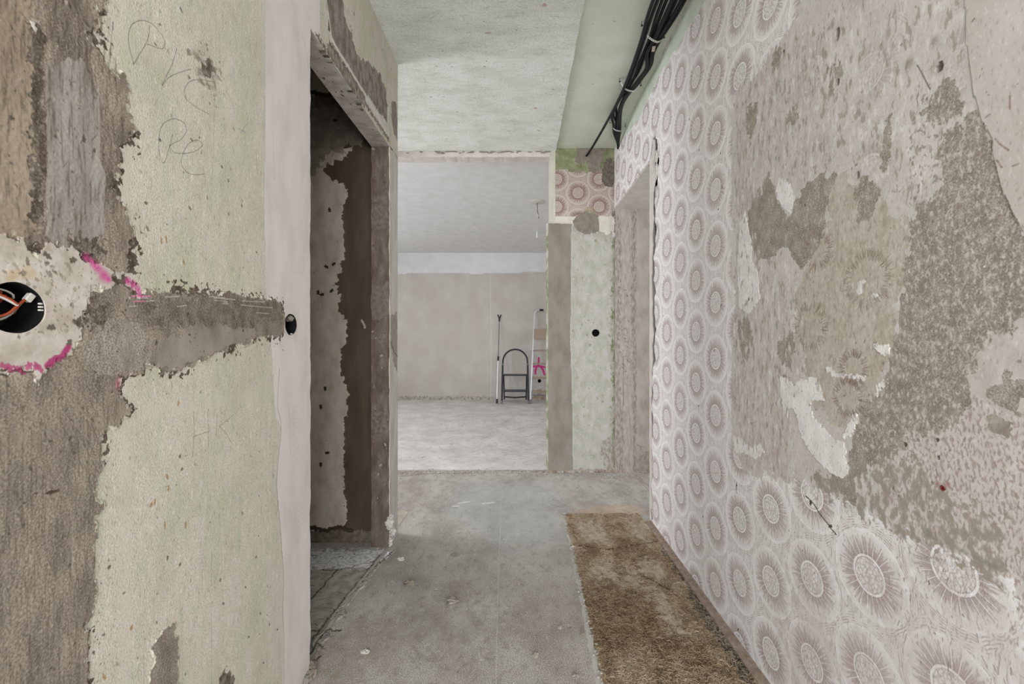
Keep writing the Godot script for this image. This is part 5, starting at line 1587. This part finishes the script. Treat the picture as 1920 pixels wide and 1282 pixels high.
func build_cables() -> void:
	var high := func(flat: Array, y: Array) -> Array:
		var out := []
		for i in range(0, flat.size(), 2):
			out.append(Vector3(flat[i] / 1000.0, y[i / 2], -flat[i + 1] / 1000.0))
		return out
	var looks := ["thin straight black cable leaving the bundle and plugged into mortar above the end wall", "outermost black cable of the bundle next to the straight one, bent towards the papered wall", "black cable of the ceiling bundle lying beside the outermost bent one", "black cable in the middle of the ceiling bundle with a slack bow", "thickest black cable, in the middle of the ceiling bundle", "black cable of the bundle with the widest bow between the two straps", "black cable at the wallpaper side of the bundle with a deep bow", "black cable closest to the papered wall, uppermost in the bundle"]
	var runs := [
		[590,1820,608,2046,620,2271,623,2529,607,2819],
		[614,1827,626,2053,637,2239,644,2437,628,2618,624,2781,660,2892],
		[639,1833,658,2086,660,2269,668,2445,637,2627,637,2791,692,2917],
		[662,1839,674,2104,676,2233,680,2359,660,2500,635,2690,664,2814],
		[677,1820,677,2072,671,2173,706,2294,685,2428,655,2569,661,2726],
		[705,1839,699,2104,695,2187,722,2317,711,2463,672,2606,667,2754],
		[721,1827,698,2079,699,2188,722,2288,708,2391,670,2549,665,2716],
		[743,1833,716,2100,714,2202,732,2293,719,2396,682,2558,676,2731]]
	for i in runs.size():
		var flat: Array = runs[i]
		var yy := []
		for k in flat.size() / 2:
			yy.append([2.56, 2.572, 2.585, 2.592, 2.568, 2.59, 2.575, 2.588][i])
		var pts: Array = high.call(flat, yy)
		var back: Vector3 = pts[0]
		var pre := [Vector3(back.x + 0.01, back.y, 1.9), Vector3(back.x + 0.006, back.y, 0.0), Vector3(back.x, back.y, -1.2)]
		var run := pre + pts
		if i == 0:
			run.append(Vector3(0.574, 2.560, -3.20))
			run.append(Vector3(0.548, 2.552, -3.354))
		else:
			# the bundle closes up and goes into the corner of the papered wall
			var spread := (i - 4) * 0.012
			run.append(Vector3(0.715 + spread * 0.6, 2.572 + 0.004 * (i % 3), -3.02))
			run.append(Vector3(0.748 + spread * 0.25, 2.566, -3.12 - 0.004 * i))
			run.append(Vector3(0.772, 2.552 + 0.004 * (i % 3), -3.20 - 0.004 * i))
		var o := thing("cable", looks[i], "cable", Vector3.ZERO, "black cables under the ceiling")
		var g := Shape.new()
		g.tube(smoothed(run, 0.03), [0.0085, 0.0085, 0.0075, 0.008, 0.0095, 0.008, 0.008, 0.0085][i], 10)
		part(o, "sheath", g, mat.cable)
	# perforated steel straps nailed to the ceiling
	var spots := [[Vector3(0.600, 2.61, -2.02), Vector3(0.735, 2.61, -2.10), 0.055, "perforated steel strap round the thick part of the cable bundle, closest to the camera"], [Vector3(0.60, 2.61, -2.46), Vector3(0.735, 2.61, -2.50), 0.055, "perforated steel strap round the middle of the cable bundle"], [Vector3(0.645, 2.61, -2.93), Vector3(0.765, 2.61, -2.98), 0.055, "slack thin steel strap where the cables fan out near the end wall"]]
	for q in spots:
		var o := thing("cable_strap", q[3], "strap", Vector3.ZERO, "steel straps round the cables")
		var a: Vector3 = q[0]
		var b: Vector3 = q[1]
		var g := Shape.new()
		var line := PackedVector3Array()
		for k in 25:
			var t := k / 24.0
			var d := 1.0 - pow(absf(t * 2.0 - 1.0), 3.0)
			line.append(a.lerp(b, t) + Vector3(0, -float(q[2]) * d, 0))
		var side := Vector3(0, 0, 1)
		for k in 24:
			var dir := (line[k + 1] - line[k]).normalized()
			var up := dir.cross(side).normalized()
			var x := Transform3D(Basis(dir, up, side), line[k].lerp(line[k + 1], 0.5))
			var l := line[k].distance_to(line[k + 1]) * 0.5
			# two rails and a rung: the holes stay open
			g.box(Vector3(-l, -0.0006, 0.0028), Vector3(l, 0.0006, 0.0060), 0.0, x)
			g.box(Vector3(-l, -0.0006, -0.0060), Vector3(l, 0.0006, -0.0028), 0.0, x)
			if k % 2 == 0:
				g.box(Vector3(-l, -0.0006, -0.003), Vector3(l, 0.0006, 0.003), 0.0, x)
		part(o, "band", g, mat.steel)
		for e in [a, b]:
			g = Shape.new()
			g.lathe([[0.0001, -0.014], [0.0055, -0.013], [0.0055, -0.010], [0.0022, -0.010], [0.0022, 0.012]], e, Vector3.UP, 10)
			part(o, "nail", g, mat.dark_steel)
	var t := thing("clamp_tag", "small rust brown tag hanging at the nearest steel strap", "tag")
	var g := Shape.new()
	g.box(Vector3(-0.008, -0.012, -0.001), Vector3(0.008, 0.012, 0.001), 0.0006, Transform3D(Basis(Vector3.RIGHT, 0.9), Vector3(0.687, 2.551, -2.115)))
	part(t, "plate", g, mat.board)


func build_far_things() -> void:
	# telescopic pole against the wall
	var o := thing("telescopic_pole", "thin telescopic pole with a black hook leaning on the far wall", "pole")
	var a := Vector3(-0.358, 0.0, -6.93)
	var b := Vector3(-0.335, 1.46, -7.33)
	var seg := func(called: String, t0: float, t1: float, r: float, m: Material) -> void:
		var g := Shape.new()
		g.tube(PackedVector3Array([a.lerp(b, t0), a.lerp(b, t1)]), r, 10)
		part(o, called, g, m)
	seg.call("grip", 0.0, 0.05, 0.017, mat.dark_steel)
	seg.call("outer_tube", 0.05, 0.50, 0.012, mat.alu)
	seg.call("collar", 0.48, 0.53, 0.017, mat.dark_steel)
	seg.call("inner_tube", 0.53, 0.96, 0.008, mat.grey_steel)
	var g := Shape.new()
	g.tube(PackedVector3Array([a.lerp(b, 0.95), a.lerp(b, 1.0)]), 0.014, 8)
	g.tube(PackedVector3Array([a.lerp(b, 0.98), b + Vector3(-0.030, 0.045, 0)]), 0.009, 8)
	g.tube(PackedVector3Array([a.lerp(b, 0.98), b + Vector3(0.032, 0.040, 0)]), 0.009, 8)
	part(o, "hook", g, mat.dark_steel)
	# step stool
	var s := thing("step_stool", "dark grey two-tread step stool with a rounded hoop handle", "step stool")
	var cx := -0.055
	var lean := func(x: float, y: float) -> Vector3: return Vector3(cx + x, y, -6.89 - y * 0.30)
	g = Shape.new()
	var hoop := PackedVector3Array()
	hoop.append(lean.call(-0.213, 0.50))
	hoop.append(lean.call(-0.209, 0.69))
	for k in range(1, 20):
		var t := PI - PI * k / 20.0
		hoop.append(lean.call(cos(t) * 0.209, 0.69 + sin(t) * 0.205))
	hoop.append(lean.call(0.209, 0.69))
	hoop.append(lean.call(0.213, 0.50))
	g.tube(hoop, 0.014, 10)
	part(s, "hoop_handle", g, mat.dark_steel)
	for k in [-1, 1]:
		g = Shape.new()
		g.tube(PackedVector3Array([lean.call(k * 0.219, 0.02), lean.call(k * 0.212, 0.66)]), 0.016, 10)
		part(s, "front_leg", g, mat.dark_steel)
		g = Shape.new()
		g.tube(PackedVector3Array([Vector3(cx + k * 0.190, 0.02, -7.26), Vector3(cx + k * 0.196, 0.47, -7.06)]), 0.011, 8)
		part(s, "rear_leg", g, mat.dark_steel)
		g = Shape.new()
		g.tube(PackedVector3Array([lean.call(k * 0.22, 0.0), lean.call(k * 0.219, 0.05)]), 0.020, 10)
		part(s, "foot", g, mat.grey_steel)
		g = Shape.new()
		g.tube(PackedVector3Array([lean.call(k * 0.212, 0.625), lean.call(k * 0.2115, 0.655)]), 0.019, 10)
		part(s, "clip", g, mat.grey_steel)
	for y in [0.47, 0.21]:
		var z := -6.89 - float(y) * 0.30
		var tread := boxpart(s, "tread", Vector3(cx - 0.198, y - 0.018, z - 0.19), Vector3(cx + 0.198, y, z + 0.01), mat.dark_steel, 0.005)
		boxpart(tread, "anti_slip_mat", Vector3(cx - 0.18, y, z - 0.18), Vector3(cx + 0.18, y + 0.003, z - 0.006), mat.grey_steel, 0.001)
	g = Shape.new()
	g.tube(PackedVector3Array([Vector3(cx - 0.19, 0.07, -7.237), Vector3(cx, 0.055, -7.24), Vector3(cx + 0.19, 0.07, -7.237)]), 0.012, 8)
	part(s, "cross_bar", g, mat.dark_steel)
	# aluminium ladder, half behind the stub
	var l := thing("ladder", "tall aluminium stepladder leaning on the far wall, half hidden by the stub", "ladder")
	var at := func(x: float, y: float) -> Vector3: return Vector3(x, y, -6.90 - y * 0.255)
	g = Shape.new()
	var path := PackedVector3Array()
	path.append(at.call(0.198, 0.0))
	path.append(at.call(0.282, 1.46))
	path.append(at.call(0.288, 1.53))
	path.append(at.call(0.305, 1.565))
	path.append(at.call(0.34, 1.58))
	path.append(at.call(0.46, 1.58))
	path.append(at.call(0.495, 1.565))
	path.append(at.call(0.512, 1.53))
	path.append(at.call(0.518, 1.46))
	path.append(at.call(0.602, 0.0))
	g.tube(path, 0.014, 10)
	part(l, "side_rail", g, mat.alu)
	for k in [0, 1]:
		g = Shape.new()
		g.tube(PackedVector3Array([at.call(0.198 + k * 0.404, 0.0), at.call(0.202 + k * 0.396, 0.07)]), 0.020, 10)
		part(l, "foot", g, mat.grey_steel)
	boxpart(l, "top_clip", at.call(0.37, 1.562) - Vector3(0, 0, 0.01), at.call(0.44, 1.60) + Vector3(0, 0, 0.035), mat.dark_steel, 0.006)
	for y in [0.885, 0.66, 0.425, 0.20]:
		var e := 0.198 + 0.0575 * float(y)
		var m := at.call(0.4, y) as Vector3
		boxpart(l, "tread", Vector3(e + 0.012, y - 0.02, m.z - 0.05), Vector3(0.8 - e - 0.012, y + 0.004, m.z + 0.035), mat.tread, 0.003)
	g = Shape.new()
	g.tube(PackedVector3Array([at.call(0.21, 0.135), at.call(0.59, 0.135)]), 0.008, 8)
	part(l, "cross_bar", g, mat.grey_steel)
	var pl := at.call(0.4, 1.16) as Vector3
	g = Shape.new()
	g.box(Vector3(-0.125, -0.09, -0.008), Vector3(0.125, 0.09, 0.008), 0.003, Transform3D(Basis(Vector3.RIGHT, -0.25), pl + Vector3(0, 0, 0.02)))
	part(l, "platform", g, mat.board)
	# bare lamp connection in the bright room's ceiling
	var c := thing("ceiling_rose", "pale round ceiling rose with a dangling wire and a white end piece", "lamp connection")
	var rc := Vector3(0.213, CEIL, -4.61)
	g = Shape.new()
	g.lathe([[0.0001, -0.016], [0.03, -0.016], [0.06, -0.012], [0.084, -0.004], [0.086, 0.0]], rc, Vector3.UP, 28)
	part(c, "cover_disc", g, mat.filler)
	g = Shape.new()
	g.tube(smoothed([rc + Vector3(-0.004, -0.01, 0), rc + Vector3(-0.002, -0.05, 0.002), rc + Vector3(-0.001, -0.10, 0), rc + Vector3(0.008, -0.15, 0.002), rc + Vector3(0.014, -0.185, 0)], 0.01), 0.0035, 8)
	part(c, "wire", g, mat.brown_wire)
	g = Shape.new()
	g.tube(smoothed([rc + Vector3(-0.006, -0.012, 0.006), rc + Vector3(-0.008, -0.04, 0.006), rc + Vector3(0.0, -0.02, 0.01)], 0.006), 0.004, 8)
	part(c, "wire", g, mat.grey_wire)
	g = Shape.new()
	g.box(Vector3(-0.008, -0.016, -0.006), Vector3(0.008, 0.016, 0.006), 0.002, Transform3D(Basis(Vector3.BACK, 0.4), rc + Vector3(0.002, -0.15, 0.0)))
	part(c, "wire_connector", g, mat.clear)
	g = Shape.new()
	g.tube(smoothed([rc + Vector3(0.004, -0.16, 0), rc + Vector3(-0.002, -0.24, 0), rc + Vector3(-0.008, -0.34, 0)], 0.02), 0.0016, 6)
	part(c, "cord", g, mat.clear)
	g = Shape.new()
	g.lathe([[0.0001, 0.0], [0.005, 0.0], [0.007, -0.05], [0.005, -0.062], [0.0001, -0.064]], rc + Vector3(-0.008, -0.335, 0), Vector3.UP, 12)
	part(c, "end_piece", g, plain("eeeeec", 0.4))


func build_floor_things() -> void:
	# remains of an old carpet
	var o := thing("carpet_remnant", "torn strip of matted brown carpet backing along the papered wall", "carpet")
	var out := ragged(Vector2(0.258, 0.95), Vector2(0.292, 2.555), 0.02, 0.005, 60)
	out.append_array(ragged(Vector2(0.30, 2.562), Vector2(0.735, 2.565), 0.02, 0.004, 61))
	out.append_array(ragged(Vector2(0.745, 2.44), Vector2(0.742, 0.95), 0.02, 0.004, 62))
	part(o, "backing", slab(out, [], on_floor, 0.0005, 0.004, sheets.carpet, 0.002), mat.carpet)
	# loose fibres standing in it
	var fibre := Shape.new()
	fibre.tube(PackedVector3Array([Vector3(0, 0, 0), Vector3(0.006, 0.004, 0.001), Vector3(0.012, 0.002, 0.004)]), 0.0005, 4)
	var mm := MultiMesh.new()
	mm.transform_format = MultiMesh.TRANSFORM_3D
	mm.use_colors = true
	mm.mesh = fibre.mesh(null)
	var fm := plain("ffffff", 0.95)
	fm.vertex_color_use_as_albedo = true
	mm.instance_count = 14000
	rng.seed = 21
	var cs: Sheet = sheets.carpet
	for i in 14000:
		var u := rng.randf_range(0.275, 0.735)
		var v := 1.2 + 1.34 * pow(rng.randf(), 1.3)
		var p := cs.uv(u, v)
		var c := cs.col.get_pixel(clampi(int(p.x * cs.w), 0, cs.w - 1), clampi(int(p.y * cs.h), 0, cs.h - 1))
		mm.set_instance_transform(i, Transform3D(Basis(Vector3.UP, rng.randf() * TAU).scaled(Vector3.ONE * rng.randf_range(0.7, 1.7)), Vector3(u, 0.0036, -v)))
		mm.set_instance_color(i, c.lerp(Color("c4b092") if i % 4 else Color("46352a"), 0.38).srgb_to_linear())
	var mi := MultiMeshInstance3D.new()
	mi.name = "fibres"
	mi.multimesh = mm
	mi.material_override = fm
	mi.set_meta("kind", "stuff")
	o.add_child(mi)
	# crumbs of plaster and mortar
	var spots := [[[-273,1706], 0.024, 0.007, "crumb", "largest flat grey mortar crumb in the middle of the corridor floor"], [[-479,1832], 0.022, 0.007, "mortar", "brownish elongated mortar crumb nearer the doorway than the large crumb"], [[-575,2031], 0.016, 0.006, "filler", "white plaster flake on the floor by the doorway's far corner"], [[-528,1430], 0.013, 0.004, "filler", "small white plaster flake on the floor before the doorway's near jamb"], [[58,1411], 0.010, 0.008, "mortar", "dark round mortar pebble between the middle of the floor and the carpet"], [[-317,2076], 0.020, 0.003, "crumb", "thin pale scab of plaster on the floor beyond the other crumbs"], [[234,1518], 0.008, 0.006, "mortar", "tiny brown crumb touching the edge of the carpet strip"], [[183,1324], 0.010, 0.005, "crumb", "small grey crumb beside the carpet at the bottom of the view"], [[155,1551], 0.010, 0.003, "rubble", "flat grey crumb a hand's width from the carpet edge"], [[283,2145], 0.010, 0.006, "filler", "white crumb on the far part of the carpet edge"]]
	for i in spots.size():
		var q: Array = spots[i]
		var at := Vector3(q[0][0] / 1000.0, 0, -q[0][1] / 1000.0)
		var t := thing("plaster_crumb", q[4], "rubble", at, "crumbs on the corridor floor")
		var g := Shape.new()
		g.lump(Vector3(0, float(q[2]) * 0.6, 0), Vector3(q[1], q[2], float(q[1]) * 0.75), i + 3, 0.55)
		part(t, "lump", g, mat[q[3]])
	# grit along the carpet's edge
	var gr := Shape.new()
	rng.seed = 8
	for i in 160:
		var v := rng.randf_range(1.25, 2.55)
		var r := rng.randf_range(0.0015, 0.005)
		var u := 0.262 + 0.022 * (v - 1.25) / 1.3 + rng.randfn() * 0.006
		gr.box(Vector3(-r, 0, -r), Vector3(r, r * 1.2, r), r * 0.3, Transform3D(Basis(Vector3.UP, rng.randf() * 3.0), Vector3(u, 0.0, -v)))
	var gm := MeshInstance3D.new()
	gm.name = "grit"
	gm.mesh = gr.mesh(mat.rubble)
	meta(gm, "pale grit scattered along the torn edge of the carpet strip", "grit", "", "stuff")
	add_child(gm)
	# grit where the removed wall stood
	gr = Shape.new()
	for i in 220:
		var r := rng.randf_range(0.002, 0.007)
		gr.box(Vector3(-r * 1.6, 0, -r), Vector3(r * 1.6, r, r), r * 0.3, Transform3D(Basis(Vector3.UP, rng.randf() * 3.0), Vector3(rng.randf_range(-0.98, 0.3), 0.0, -3.36 - 0.02 * sin(i * 1.7) + rng.randfn() * 0.03)))
	gm = MeshInstance3D.new()
	gm.name = "grit_001"
	gm.mesh = gr.mesh(mat.rubble)
	meta(gm, "line of crumbled mortar across the floor at the bright room's threshold", "grit", "", "stuff")
	add_child(gm)
